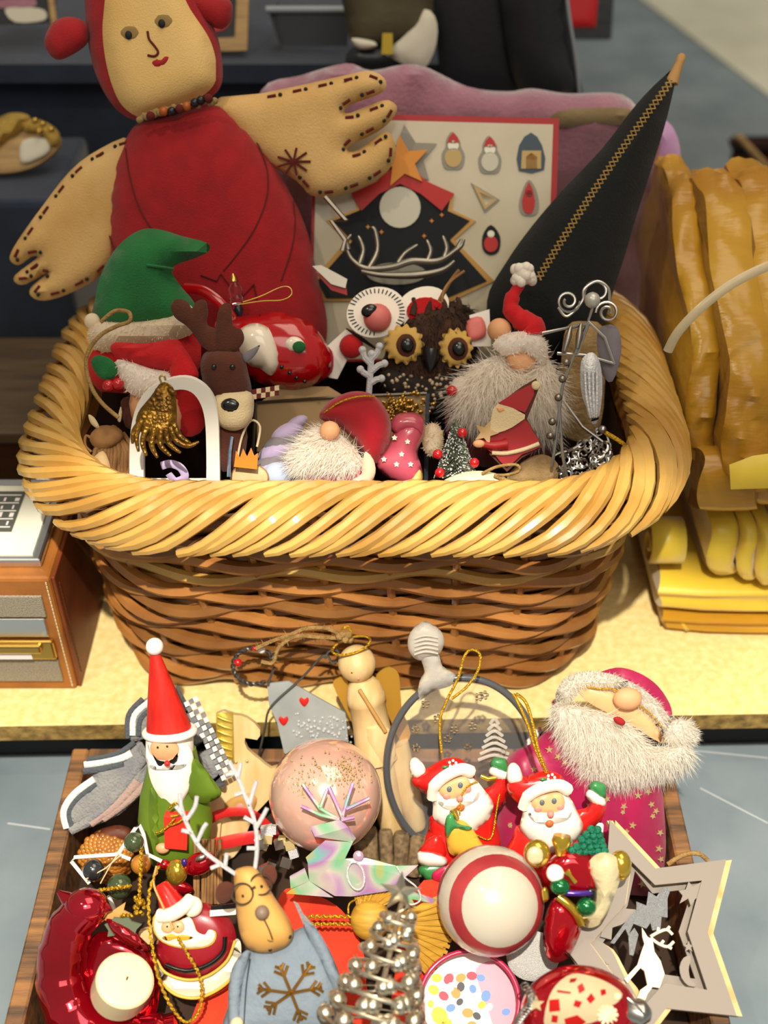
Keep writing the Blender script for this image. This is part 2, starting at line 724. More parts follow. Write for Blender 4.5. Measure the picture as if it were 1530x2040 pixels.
# twisted rim
N = 86
hx, hy, r = wall(ZT)
NR = 1000
path, L = rrect(hx + .006, hy + .006, r + .006, NR)
nxt = np.roll(path, -3, 0) - np.roll(path, 3, 0)
nr = np.stack([-nxt[:, 1], nxt[:, 0]], 1)
nr /= np.linalg.norm(nr, axis=1)[:, None]
nr *= np.sign((nr * path).sum(1))[:, None]
for k in range(N):
    m = MB()
    pts, rad = [], []
    jit = random.uniform(-.006, .006)
    K = 13
    jr = random.uniform(.9, 1.1)
    for j in range(K):
        t = j / (K - 1)
        s = k / N * L + (t - .5) * .115 + jit * t
        idx = s / L * NR
        i0 = int(math.floor(idx)) % NR
        fr = idx - math.floor(idx)
        q = path[i0] * (1 - fr) + path[(i0 + 1) % NR] * fr
        nn = nr[i0]
        a = math.radians(200 - 225 * t)             # inner low -> over the top -> outer low
        ro = .021 * math.cos(a)
        rz = .0145 * math.sin(a)
        # the roll leans outwards and down
        zz = ZT - .001 + rz - .42 * ro
        q = q + nn * (ro + .004)
        pts.append((q[0], q[1], zz))
        rad.append(random.uniform(.0046, .0056) * (.62 + .38 * math.sin(math.pi * min(1, .12 + t * .95)) ** .5))
    m.tube(pts, rad, 7, raw=True)
    obj('rim_cane', 'cane_gold', m, bk)
# ================================================================ things behind and beside the basket
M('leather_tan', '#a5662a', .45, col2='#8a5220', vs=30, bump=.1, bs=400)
M('leather_shaded', '#7c3c18', .5, col2='#6a3012', vs=30)  # same tan leather, darkened to put the side's shade into the colour
M('chrome', '#d5d8da', .35, 1)
M('cream_paint', '#e8e6d2', .5)
M('grille_cloth', '#a49a86', .8, col2='#7f7665', vs=900, bump=.5, bs=900)
M('brass', '#c7a354', .3, 1)
M('label_white', '#ece6e4', .7)
M('dial_grey', '#55564f', .4)
M('thread', '#d9c49a', .8)
M('dark_wood', '#3c1a0e', .45, col2='#2a120a', vs=12, stretch=(1, 12, 12), bump=.1)
M('dim_wood', '#5b4a38', .6, col2='#473a2b', vs=14, stretch=(1, 10, 10))
M('mustard_satin', '#bf9229', .28, col2='#a8761c', vs=14, sheen=.05, bump=1, bs=70, stretch=(.25, 1, 1))
M('yellow_satin', '#e2c63c', .42, col2='#d4b02c', vs=10, sheen=.4, bump=.35, bs=40)
M('clear_strap', '#d9c8a4', .25, alpha=.75)
M('mauve_plush', '#a36f80', .95, col2='#8f5f72', vs=26, sheen=1, bump=.6, bs=260)
M('olive_cloth', '#57503c', .9, col2='#47412f', vs=18, bump=.4, bs=90)
M('white_cloth', '#c9c4b4', .8, bump=.3, bs=60)
M('black_leather', '#22262b', .35, bump=.2, bs=140)
M('grey_plastic', '#4a4e54', .45)
M('pale_plastic', '#8e969e', .4)
M('frame_wood', '#b59463', .55, col2='#98794c', vs=30, stretch=(1, 8, 8))
M('picture_dark', '#1c2127', .5)
M('red_paint', '#b5121b', .45)
M('yellow_tag', '#b49a27', .6)
M('brown_leather', '#5a2a16', .6)
M('gold_glitter', '#c9a857', .35, .8, bump=1, bs=900)

# ---- radio in a leather case
t = T('leather_radio', 'tan leather cased vintage radio with chrome dial, left of the basket', 'radio', 130, 1260, y=.65, tilt=UPR)
XR = -.252


def wbox(name, mat, lo, hi, parent, bev=0, **k):
    """a box in world coordinates under an Empty"""
    inv = parent.matrix_world.inverted() if parent.parent is None else parent.parent.matrix_world.inverted()
    m = MB()
    m.box(lo, hi, mat=inv)
    o = obj(name, mat, m, parent, flat=True, **k)
    if bev:
        b = o.modifiers.new('bevel', 'BEVEL')
        b.width = bev
        b.segments = 2
    return o


bpy.context.view_layer.update()
wbox('case_body', 'leather_tan', (-.55, .65, .001), (XR - .003, .77, .128), t.o, .003)
wbox('case_side', 'leather_shaded', (XR - .003, .653, .001), (XR, .768, .126), t.o, .001)
wbox('dial_bezel', 'chrome', (-.55, .662, .128), (XR - .011, .762, .136), t.o, .002)
dp = wbox('dial_plate', 'cream_paint', (-.55, .668, .136), (XR - .018, .75, .1375), t.o)
wbox('dial_window', 'dial_grey', (-.55, .693, .1376), (XR - .040, .742, .1385), t.o)
m = MB()
inv = t.o.matrix_world.inverted()
for k in range(5):
    y = .697 + k * .0098
    m.box((-.55, y, .1386), (XR - .042, y + .0012, .1389), mat=inv)
for k in range(26):
    x, y = XR - .046 - .009 * (k // 4), .7 + .0098 * (k % 4)
    m.box((x, y, .1386), (x + random.uniform(.001, .004), y + random.uniform(.003, .006), .139), mat=inv)
t.part('dial_markings', 'label_white', m, flat=True)
for zz, z2, mt, nm, xr in ((.088, .111, 'grille_cloth', 'speaker_grille', .012), (.066, .086, 'chrome', 'chrome_strip', .014), (.013, .04, 'grille_cloth', 'speaker_grille', .012)):
    wbox(nm, mt, (-.55, .6478, zz), (XR - xr, .65, z2), t.o, .0008)
g = wbox('handle_recess', 'brass', (-.55, .644, .043), (XR - .011, .65, .064), t.o, .002)
wbox('handle_bar', 'brass', (-.55, .64, .054), (XR - .02, .645, .063), t.o, .002)
wbox('paper_label', 'label_white', (-.40, .6432, .045), (XR - .030, .644, .0535), t.o)
m = MB()
for k in range(30):
    z = .006 + k * .004
    m.tube([inv @ Vector((XR - .006, .6492, z)), inv @ Vector((XR - .006, .6492, z + .0026))], .0006, 5, raw=True)
t.part('stitching', 'thread', m, kind='stuff')
m = MB()
for k in range(26):
    z = .012 + k * .004
    m.tube([inv @ Vector((XR + .0003, .66, z)), inv @ Vector((XR + .0003, .66, z + .0026))], .0005, 5, raw=True)
t.part('stitching', 'brown_leather', m, kind='stuff')

# ---- dark wooden chest behind the radio, black cloth block behind that
c = bpy.data.objects.new('wooden_chest', None)
COL.objects.link(c)
c.location = (-.5, .94, 0)
tag(c, 'dark red-brown wooden chest behind the leather radio', 'chest')
bpy.context.view_layer.update()
wbox('chest_body', 'dark_wood', (-.95, .862, .001), (-.292, 1.015, .098), c, .002)
wbox('chest_lid', 'dim_wood', (-.955, .858, .0985), (-.288, 1.02, .111), c, .002)
c = bpy.data.objects.new('cloth_block', None)
COL.objects.link(c)
c.location = (-.6, 1.11, 0)
tag(c, 'low black cloth covered block under the gold shoe at the left edge', 'display block')
bpy.context.view_layer.update()
wbox('block_body', 'navy_felt', (-1.05, 1.036, .001), (-.31, 1.19, .25), c, .006)

# ---- gold evening shoe
t = T('gold_shoe', 'gold evening shoe with white insole on the black block at left edge', 'shoe', 40, 330, z=.262)
t.puff('sole', 'frame_wood', [(-80, 330), (-10, 345), (60, 335), (112, 300), (118, 270), (80, 255), (30, 262), (-40, 290)], 6, 14, n=4, w=0, side=5)
t.puff('upper', 'gold_glitter', [(-80, 300), (-30, 250), (20, 225), (60, 232), (40, 262), (0, 290), (-40, 330)], 22, 30, n=4, w=12)
t.puff('toe_strap', 'gold_glitter', [(40, 240), (80, 238), (115, 260), (118, 285), (100, 290), (80, 265), (50, 262)], 14, 18, n=4, w=14)
t.puff('insole', 'white_cloth', [(45, 280), (92, 276), (98, 300), (70, 318), (42, 322)], 3, 8, n=3, w=14)
for q in ((70, 240), (85, 247), (102, 258), (78, 262)):
    t.ball('bead', 'brass', (q[0], q[1], 26), 6)

# ---- picture frames, crate, boots, bag and case on the step
t = T('framed_picture', 'small dark picture in a light wood frame beside the rag doll head', 'picture', 420, 45, z=.35, tilt=14)
t.slab('picture', 'picture_dark', [(352, -60), (482, -70), (478, 86), (350, 92)], 6, 0)
t.slab('red_print', 'red_paint', [(395, 12), (440, -2), (462, 20), (450, 56), (410, 60)], 1.5, 4, n=3)
t.slab('frame', 'frame_wood', [(335, -80), (498, -86), (492, 100), (334, 106)], 16, 4, holes=[[(352, -62), (474, -66), (468, 74), (352, 80)]])
t = T('framed_print', 'dark framed print with pale shapes at the far left behind the rag doll', 'picture', 50, 20, z=.36, tilt=14)
t.slab('picture', 'picture_dark', [(-60, -60), (105, -60), (112, 44), (-60, 50)], 6, 0)
t.slab('pale_print', 'white_cloth', [(10, 18), (50, 14), (88, 20), (88, 40), (30, 44)], 1.5, 4, n=3)
t.slab('pink_print', 'mauve_plush', [(-10, 0), (60, -6), (70, 12), (20, 16), (-8, 14)], 1.5, 4, n=3)
t.tube('frame_stick', 'frame_wood', [(94, -60, 8), (108, 48, 8)], 7)
t = T('plastic_crate', 'grey plastic crate with a pale rim on the dark step', 'crate', 615, 60, z=.345, tilt=UPR)
t.slab('crate_front', 'grey_plastic', [(548, 18), (700, 18), (692, 92), (565, 92)], 10, 0)
t.slab('crate_side', 'grey_plastic', [(535, 22), (549, 18), (566, 92), (556, 88)], 60, -30)
t.tube('rim', 'pale_plastic', [(530, 19, 4), (700, 19, 4)], 7)
t = T('suede_boot', 'olive suede boot with white satin fold and yellow tag on the step', 'boot', 790, 80, z=.36, tilt=20)
t.puff('shaft', 'olive_cloth', [(690, -60), (862, -60), (866, 30), (850, 75), (780, 95), (710, 88), (694, 60)], 45, 70, n=4)
t.puff('satin_fold', 'white_cloth', [(846, 18), (866, 32), (872, 64), (864, 106), (842, 140), (814, 132), (788, 120), (766, 106), (796, 80), (824, 52)], 12, 34, n=2, w=34)
t.puff('toe', 'white_cloth', [(700, 76), (745, 82), (748, 95), (715, 98)], 12, 12, n=3, w=36)
t.puff('foot', 'black_leather', [(700, 95), (790, 92), (820, 110), (815, 138), (700, 138)], 20, 24, n=3, w=10)
t.slab('yellow_tag', 'yellow_tag', [(762, 66), (782, 66), (783, 108), (760, 108)], 3, 60)
t = T('leather_jacket', 'black leather biker jacket with a zip hanging over the step end', 'jacket', 1080, 90, y=1.14, tilt=36)
t.puff('sleeve', 'black_leather', [(1000, -80), (1120, -80), (1135, 40), (1150, 130), (1158, 210), (1080, 215), (1040, 190), (1020, 140), (1005, 60)], 38, 50, n=4)
t.puff('body_panel', 'black_leather', [(880, -80), (1010, -80), (1030, 60), (1030, 190), (900, 190), (870, 80)], 16, 40, n=3, w=-30)
t.tube('zip', 'pale_plastic', [(1124, -70, 22), (1132, 20, 20), (1146, 110, 16), (1156, 200, 10)], 4, n=4)
t = T('olive_bag', 'olive cloth bag with brown leather label and yellow emblem behind the box', 'bag', 950, 40, y=1.24, tilt=20)
t.puff('bag_body', 'olive_cloth', [(880, -70), (1000, -70), (1010, 10), (985, 28), (930, 26), (890, 20)], 30, 40, n=3)
t.slab('leather_label', 'brown_leather', [(918, 28), (1000, 24), (1002, 74), (918, 78)], 6, 18)
m = t.mb()
m.tube(cr([(962, 40, 23), (968, 54, 23), (977, 42, 23), (985, 56, 23), (992, 40, 23)], 4), 2.6, 6)
t.part('yellow_emblem', 'yellow_tag', m)
t = T('red_case', 'red and black hard case standing behind the leather jacket', 'case', 1175, 40, y=1.5, tilt=20)
t.slab('case_shell', 'black_leather', [(1100, -90), (1228, -90), (1218, 78), (1120, 78)], 60, 0)
t.puff('red_panel', 'red_paint', [(1112, -70), (1198, -70), (1186, 54), (1125, 54)], 4, 10, w=30, side=2)

# ---- dark slatted crate far right behind the yellow bundles
t = T('slatted_crate', 'dark wooden slatted crate behind the yellow satin bundle at right edge', 'crate', 1500, 300, y=1.6, tilt=UPR)
for a, b in (((1452, 280), (1600, 292)), ((1456, 312), (1600, 326))):
    t.slab('slat', 'dark_wood', [a, (b[0], a[1] + 6), (b[0], b[1] + 8), (a[0] + 4, b[1] + 4)], 10, 0)
t.tube('slat', 'frame_wood', [(1470, 270, 14), (1530, 335, 14)], 7, label='pale bare wooden slat')
t.slab('backboard', 'black_paint', [(1460, 275), (1600, 275), (1600, 520), (1460, 520)], 10, -30)

# ---- mauve plush cushion leaning behind the basket
t = T('plush_cushion', 'mauve plush cushion leaning behind the calendar box and black hat', 'cushion', 960, 330, y=1.04, tilt=UPR)
m = t.mb()
m.puff([(520, 180), (600, 150), (690, 126), (740, 140), (830, 128), (930, 172), (1010, 182), (1060, 176), (1130, 186), (1240, 188), (1290, 240), (1335, 250), (1352, 310), (1328, 420), (1290, 600), (1220, 780), (960, 806), (600, 780), (540, 560), (500, 320)],
       58, 90, n=4, res=26, fn=lambda x, y: 6 * math.sin(x * .045 + y * .02) + 4 * math.sin(y * .06))
t.part('cushion_body', 'mauve_plush', m)
M('lilac_trim', '#d7a6dd', .8, sheen=1)
M('khaki_band', '#8d7a56', .9, sheen=.5, bump=.5, bs=120)
m = t.mb()
m.puff([(1302, 238), (1338, 250), (1356, 310), (1338, 400), (1316, 500), (1302, 470), (1306, 380), (1304, 310)], 18, 22, n=4, w=36)
t.part('lilac_edge', 'lilac_trim', m, label='pale lilac satin edge')
t.puff('fabric_band', 'khaki_band', [(1110, 222), (1235, 214), (1262, 228), (1240, 248), (1112, 254)], 8, 14, n=3, w=56)

# ---- golden satin bundles
t = T('satin_bundle', 'mustard satin quilt bundle under a clear strap, right of the basket', 'quilt bundle', 1420, 600, y=.9, tilt=0)
bpy.context.view_layer.update()
inv = t.o.matrix_world.inverted()
prof_u = [(.735, .158), (.72, .18), (.745, .235), (.80, .285), (.88, .322), (.935, .338), (.97, .322), (.985, .27), (.975, .2), (.95, .16), (.85, .15)]


def fold(name, mat, prof, x0, x1, dy=0, dz=0, lean=0, amp=.002, wv=9.0, parent=None):
    """one fold of cloth: a closed profile in the y-z plane, swept sideways with rounded lips"""
    o = cr([(a + dy, b + dz) for a, b in prof], 8, True)
    m = MB()
    K = 7
    V, Fc = [], []
    n = len(o)
    cy = sum(p[0] for p in o) / n
    cz = sum(p[1] for p in o) / n
    for j in range(K):
        u = j / (K - 1)
        s = 1 - .045 * abs(2 * u - 1) ** 4
        for i, (a, b) in enumerate(o):
            wr = 2.2 * amp * (4.5 * math.sin(i * 1.15 + 2.2 * math.sin(u * 3.1 + x0 * 90)) + 3 * math.sin(i * .62 - 2 * u + x0 * 60))
            wob = amp * math.sin(i * wv * .35 + 2.3 * u + x0 * 300) * (1 - abs(2 * u - 1) ** 4)
            yy, zz = cy + (a - cy) * (s + wr + wob * 8), cz + (b - cz) * (s + wr + wob * 8)
            V.append(inv @ Vector((x0 + (x1 - x0) * u + lean * (zz - .2) + .003 * math.sin(i * .4), yy, zz)))
    for j in range(K - 1):
        for i in range(n):
            k = (i + 1) % n
            Fc.append((j * n + i, j * n + k, (j + 1) * n + k, (j + 1) * n + i))
    Fc += [tuple(range(n))[::-1], tuple((K - 1) * n + i for i in range(n))]
    m.add(V, Fc)
    return t.part(name, mat, m, parent)


xs = [.240, .262, .296, .331, .366, .405, .45]
for k in range(6):
    fold('fold', 'mustard_satin', [(a + (.02 if k == 0 else 0) - .012 * (k % 2), (b - .15) * .93 + .15 + .002 * k) for a, b in prof_u], xs[k], xs[k + 1] + .001, lean=-.03)
prof_f = [(.715, .143), (.703, .155), (.712, .185), (.735, .19), (.76, .16), (.73, .145)]
for x0, x1, d in ((.245, .29, 0), (.292, .31, .008), (.312, .36, .0), (.362, .42, .004)):
    fold('front_flap', 'mustard_satin', [(a + d, b) for a, b in prof_f], x0, x1, lean=-.02, amp=.0008)
m = t.mb()
pts = []
for (px, py, y) in ((1330, 700, .735), (1352, 660, .735), (1400, 610, .74), (1460, 565, .75), (1530, 530, .76), (1620, 500, .78)):
    pts.append(tuple(inv @ at_y(px, py, y)))
m.tube(cr(pts, 5), .0035, 6, raw=True, flat=.5)
t.part('clear_strap', 'clear_strap', m)
t = T('satin_roll', 'yellow satin cloths folded and rolled under the mustard bundle', 'folded cloth', 1420, 1150, z=.06, tilt=0)
bpy.context.view_layer.update()
inv = t.o.matrix_world.inverted()
base = [(.735, .004), (.725, .02), (.735, .034), (.85, .034), (.93, .03), (.93, .004), (.85, .002)]
fold('base_fold', 'mustard_satin', [(a - .012, b * .55 + .001) for a, b in base], .243, .45, amp=.0005)
fold('base_fold', 'yellow_satin', [(a - .008, b + .019) for a, b in base], .236, .45, amp=.0005)
lo = [(.742, .056), (.72, .07), (.72, .098), (.75, .118), (.85, .122), (.93, .11), (.93, .06), (.85, .053)]
for x0, x1, d, e in ((.2535, .276, 0, 0), (.277, .2905, -.006, .004), (.2912, .304, -.012, .006), (.3047, .318, -.009, .008), (.3187, .333, -.005, .010), (.3337, .352, -.013, .007), (.3527, .40, -.008, .006), (.401, .45, -.012, .006)):
    fold('draped_fold', 'yellow_satin', [(a + d, b + e * .5 * (b > .09)) for a, b in lo], x0, x1, lean=-.15, amp=.0006)
m = t.mb()
sp = []
for i in range(34):
    a = i * .36
    r = .024 - .0006 * i
    sp.append((.745 + r * math.cos(a), .079 + r * math.sin(a)))
V, Fc = [], []
for x in (.224, .2525):
    for (a, b) in sp:
        V.append(inv @ Vector((x, a, b)))
n = len(sp)
for i in range(n - 1):
    Fc.append((i, i + 1, n + i + 1, n + i))
m.add(V, Fc)
o = t.part('rolled_end', 'yellow_satin', m)
sd = o.modifiers.new('solid', 'SOLIDIFY')
sd.thickness = .0035
wb = MB()
wb.add([inv @ at_z(*q) for q in ((1350, 1232, .014), (1412, 1222, .014), (1408, 1244, .004), (1362, 1254, .004))], [(0, 1, 2, 3)])
o = t.part('cloth_hem', 'yellow_satin', wb, label='pale yellow turned hem')
sd = o.modifiers.new('solid', 'SOLIDIFY')
sd.thickness = .004
m = MB()
m.puff([(1455, 930), (1700, 915), (1700, 965), (1458, 972)], 5, 12)
t2 = T('pale_cloth', 'pale yellow satin hem hanging below the mustard bundle', 'cloth', 1500, 945, y=.688, tilt=10)
t2.puff('hem', 'yellow_satin', [(1453, 926), (1500, 908), (1560, 900), (1700, 890), (1700, 968), (1560, 972), (1456, 975)], 7, 22, side=1)
# ================================================================ tall things at the back of the basket
M('doll_red', '#9f1019', .9, col2='#8f0e17', vs=60, sheen=.1, bump=.35, bs=900)
M('doll_skin', '#e2bd7c', .9, col2='#d9b06a', vs=12, bump=.35, bs=900)
M('doll_tan', '#d6b074', .92, col2='#c09758', vs=14, bump=.4, bs=700)
M('stitch_red', '#5b1512', .9)
M('stitch_black', '#12130f', .7)
M('eye_grey', '#8f7446', .9)
M('lip_red', '#9c1519', .8)
M('black_bead', '#17151d', .3)
M('orange_bead', '#a6531b', .4)


def outline_walk(o, inset):
    A = np.array(o, float)
    c = np.roll(A, -1, 0) - np.roll(A, 1, 0)
    nr = np.stack([-c[:, 1], c[:, 0]], 1)
    nr /= np.linalg.norm(nr, axis=1)[:, None] + 1e-9
    p = A + nr * inset
    if not inside(p[:1] * .5 + A[:1] * .5, [o])[0]:
        p = A - nr * inset
    return p


def stitches(t, o, inset, step, w, parent, T_, D_, skip=()):
    """running stitch along an inset outline: red dashes and black knots in turn"""
    p = outline_walk(o, inset)
    ins = inside(p, [o])
    q = np.vstack([p, p[:1]])
    L = np.concatenate([[0], np.cumsum(np.linalg.norm(np.diff(q, axis=0), axis=1))])
    h = T_ * math.sqrt(1 - (1 - min(inset / D_, 1)) ** 2) + w
    da, do = t.mb(), t.mb()
    n = int(L[-1] / step)
    for i in range(n):
        s = i * step
        g = lambda x: (float(np.interp(x % L[-1], L, q[:, 0])), float(np.interp(x % L[-1], L, q[:, 1])))
        x, y = g(s)
        if not inside([(x, y)], [o])[0] or any((x - a) ** 2 + (y - b) ** 2 < r * r for a, b, r in skip):
            continue
        if i % 2:
            do.ball((x, y, h), (4, 4, 3), seg=8, ring=5)
        else:
            x2, y2 = g(s + step * .66)
            da.tube([(x, y, h), (x2, y2, h)], 3.2, 5)
    t.part('dash_stitch', 'stitch_red', da, parent, kind='stuff')
    t.part('knot_stitch', 'stitch_black', do, parent, kind='stuff')


t = T('rag_doll', 'large red cloth rag doll with hood and wide tan hands in basket', 'doll', 420, 560, y=.862, tilt=13)
body = cr([(282, 240), (350, 222), (425, 205), (468, 228), (520, 290), (570, 370), (608, 450), (630, 540), (652, 660), (610, 740), (420, 750), (260, 720), (222, 560), (214, 450), (224, 340), (250, 278)], 5, True)
b = t.puff('body', 'doll_red', body, 92, 150, res=24, back=.5)
for pts in ([(250, 296), (258, 350), (276, 410), (300, 452), (330, 480)], [(478, 236), (515, 290), (533, 345), (530, 400), (505, 460), (470, 510), (445, 540)],
            [(585, 400), (588, 450), (580, 500), (560, 560)], [(218, 470), (232, 510), (250, 540)]):
    pp = cr(pts, 6)
    d = edge_dist(pp, [body])
    hh = 92 * np.sqrt(1 - (1 - np.minimum(d / 150, 1)) ** 2)
    t.tube('seam', 'stitch_red', [(x, y, h + .5) for (x, y), h in zip(pp, hh)], 1.6, parent=b, seg=5)
zz = [(400, 548), (432, 560), (440, 545), (462, 575), (470, 552), (484, 590), (506, 566), (512, 596)]
t.tube('zigzag_stitch', 'stitch_red', [(x, y, 93) for x, y in zz], 2, parent=b, seg=5)
hood = cr([(172, -60), (170, 30), (180, 110), (200, 170), (232, 218), (275, 240), (340, 228), (410, 200), (442, 165), (438, 90), (415, 30), (385, -40), (320, -95), (230, -95)], 5, True)
hd = t.puff('hood', 'doll_red', hood, 62, 80, w=14, res=22)


def ride(o, T_, D_, w=0):
    """height of a puffed outline under a pixel, for things sewn on to it"""
    return lambda x, y: w + T_ * math.sqrt(1 - (1 - min(edge_dist([(x, y)], [o])[0] / D_, 1)) ** 2)


face = cr([(222, -40), (206, 30), (206, 90), (220, 160), (245, 212), (290, 236), (350, 216), (405, 190), (430, 160), (430, 120), (416, 75), (380, 20), (350, -30), (290, -60)], 5, True)
face = [(min(x, 430), y) for x, y in face]
fc = t.puff('face', 'doll_skin', face, 14, 30, res=18, fn=ride(hood, 62, 80, 14), back=0)
for (x, y) in ((256, 70), (322, 47)):
    e = t.puff('eye', 'eye_grey', circ(x + 3, y - 5, 21, 16, 16), 3, 8, fc, w=88)
    t.ball('pupil', 'stitch_black', (x, y, 92), (6.5, 7.5, 4), e)
t.tube('nose', 'stitch_red', [(294, 62, 91), (297, 78, 91), (308, 92, 91), (315, 104, 91), (308, 112, 91), (294, 110, 91)], 2.2, n=4, parent=fc)
t.puff('mouth', 'lip_red', [(300, 124), (312, 116), (320, 117), (330, 110), (338, 114), (333, 126), (318, 134), (306, 133)], 4, 9, fc, w=88, n=3)
for o in ([(88, 86), (104, 46), (138, 33), (172, 46), (176, 82), (150, 106), (112, 119)], [(372, -14), (452, -4), (463, 30), (442, 58), (402, 42), (378, 18)]):
    t.puff('hair_bun', 'doll_red', o, 28, 34, n=4, w=20)
la = [(262, 278), (200, 296), (140, 340), (85, 410), (45, 465), (22, 503), (21, 520), (38, 528), (62, 512), (74, 514), (30, 548), (32, 564), (52, 566), (92, 545), (62, 572), (62, 590), (88, 599), (140, 584), (205, 545), (250, 480), (260, 380)]
la = cr(la, 3, True)
a = t.puff('arm', 'doll_tan', la, 26, 42, w=-8, res=16)
stitches(t, la, 10, 26, -8, a, 26, 42, skip=[(250, 400, 75), (240, 500, 60)])
ra = [(420, 205), (520, 186), (620, 165), (700, 147), (738, 141), (765, 155), (769, 176), (750, 190), (700, 208), (686, 222), (700, 224), (762, 200), (786, 206), (790, 222), (772, 248), (738, 270), (700, 288), (694, 300), (715, 298), (766, 262), (785, 282), (788, 312), (768, 345), (720, 374), (660, 392), (618, 388), (590, 360), (500, 300)]
ra = cr(ra, 3, True)
a = t.puff('arm', 'doll_tan', ra, 28, 44, w=-2, res=16)
stitches(t, ra, 10, 26, -2, a, 28, 44, skip=[(440, 260, 110), (540, 330, 60)])
m = t.mb()
for an in range(0, 360, 40):
    x, y = 585 + 34 * math.cos(math.radians(an)), 322 + 28 * math.sin(math.radians(an))
    m.tube([(585, 322, 28), (x, y, 27)], 2.4, 5)
t.part('star_stitch', 'stitch_red', m, a)
nb = None
m = t.mb()
for i in range(46):
    u = i / 45
    m.ball((276 + 150 * u + random.uniform(-3, 3), 236 - 34 * u - 4 * math.sin(u * 3) + random.uniform(-4, 4), 84), random.uniform(4, 7), seg=7, ring=5)
nb = t.part('neck_ruff', 'eye_grey', m, kind='stuff')
for x, y, mt in ((326, 222, 'orange_bead'), (342, 222, 'black_bead'), (388, 205, 'black_bead'), (400, 200, 'black_bead'), (372, 212, 'orange_bead'), (300, 231, 'stitch_red'), (358, 217, 'stitch_red'), (415, 196, 'stitch_red')):
    t.ball('bead', mt, (x, y, 92), 8.5, nb, seg=10, ring=8)

# ---- advent calendar box
M('box_white', '#c8bda3', .45, col2='#bdb196', vs=18, coat=.3)
M('box_red', '#a81f24', .5)
M('night_blue', '#0c1016', .75)
M('roof_red', '#b8201c', .5)
M('star_orange', '#d98b2b', .5)
M('moon_white', '#c9c5b2', .5)
M('fig_tan', '#bfa067', .5)
M('fig_grey', '#8d8a7d', .5)
M('fig_blue', '#3b4b59', .5)
M('antique_gold', '#a37b40', .4, .7)
t = T('calendar_box', 'white boxed advent calendar with red border and star house picture', 'box', 870, 600, y=.874, tilt=8)
t.slab('box_body', 'box_red', [(625, 224), (1114, 236), (1098, 720), (615, 720)], 60, -30)
t.slab('front_fill_panel', 'box_white', [(632, 236), (1102, 248), (1086, 715), (620, 715)], 2, 1)
t.slab('house_border', 'antique_gold', [(800, 300), (850, 362), (905, 385), (900, 418), (948, 440), (905, 478), (985, 560), (900, 600), (640, 600), (620, 560), (690, 480), (650, 440), (712, 415), (700, 385), (750, 362)], 5, 4)
nh = t.slab('night_house', 'night_blue', [(800, 306), (846, 366), (898, 390), (892, 420), (936, 440), (896, 478), (970, 560), (890, 594), (650, 594), (632, 560), (702, 480), (664, 440), (718, 418), (706, 388), (754, 366)], 5, 8)
t.slab('roof', 'roof_red', [(800, 318), (852, 362), (905, 386), (880, 420), (838, 386), (797, 366), (756, 386), (720, 420), (700, 386), (750, 362)], 5, 12)
t.slab('star', 'star_orange', star(803, 322, 55, 24, rot=-98), 6, 17)
t.slab('star_shadow', 'fig_grey', star(812, 312, 64, 32, rot=-96), 2, 6)
t.slab('moon', 'moon_white', circ(797, 413, 41), 2, 12)
t.slab('pond', 'fig_grey', circ(790, 545, 60, 22), 2, 12)
for x, y in ((733, 452), (860, 440), (880, 428), (845, 470), (760, 462)):
    t.slab('gold_spark', 'star_orange', star(x, y, 5, 2, 4), 1, 11)


def figure(parts, lab=None):
    o = t.slab('printed_figure', parts[0][0], parts[0][1], 3, 3, n=parts[0][2], label=lab)
    for mt, ol, n in parts[1:]:
        t.slab('figure_detail', mt, ol, 2, 5, o, n=n)


for (x, y, hat, bod) in ((903, 300, 'roof_red', 'fig_tan'), (976, 308, 'roof_red', 'moon_white')):
    figure([('fig_grey', [(x - 2, y - 38), (x + 13, y - 20), (x + 15, y - 8), (x + 23, y + 10), (x + 18, y + 34), (x, y + 38), (x - 18, y + 34), (x - 23, y + 8), (x - 15, y - 8), (x - 14, y - 22)], 3),
            (bod, circ(x, y + 14, 17, 19), 0), ('cream_paint', circ(x, y - 10, 11, 10), 0), (hat, [(x, y - 36), (x + 12, y - 16), (x - 12, y - 16)], 2)], 'snowman figure in a red cap')
figure([('fig_blue', [(1058, 264), (1080, 290), (1084, 338), (1034, 340), (1034, 290)], 2), ('fig_tan', [(1040, 300), (1078, 300), (1078, 336), (1038, 336)], 0), ('star_orange', [(1048, 336), (1048, 312), (1058, 304), (1070, 312), (1070, 336)], 0)], 'small blue roofed house')
figure([('fig_grey', [(938, 364), (996, 398), (966, 424)], 0), ('fig_tan', [(942, 368), (990, 398), (966, 418)], 0), ('cream_paint', [(955, 382), (985, 396), (968, 408)], 0)], 'tan tree')
figure([('fig_grey', [(1054, 358), (1068, 378), (1074, 410), (1066, 428), (1042, 428), (1034, 408), (1042, 376)], 3), ('roof_red', [(1054, 362), (1066, 400), (1060, 424), (1046, 424), (1040, 400)], 2), ('cream_paint', circ(1054, 386, 7), 0)], 'red nutcracker')
figure([('night_blue', [(978, 448), (996, 470), (994, 500), (976, 508), (962, 496), (962, 468)], 3), ('roof_red', circ(978, 486, 14, 16), 0), ('cream_paint', circ(978, 466, 7), 0)], 'red and black figure')

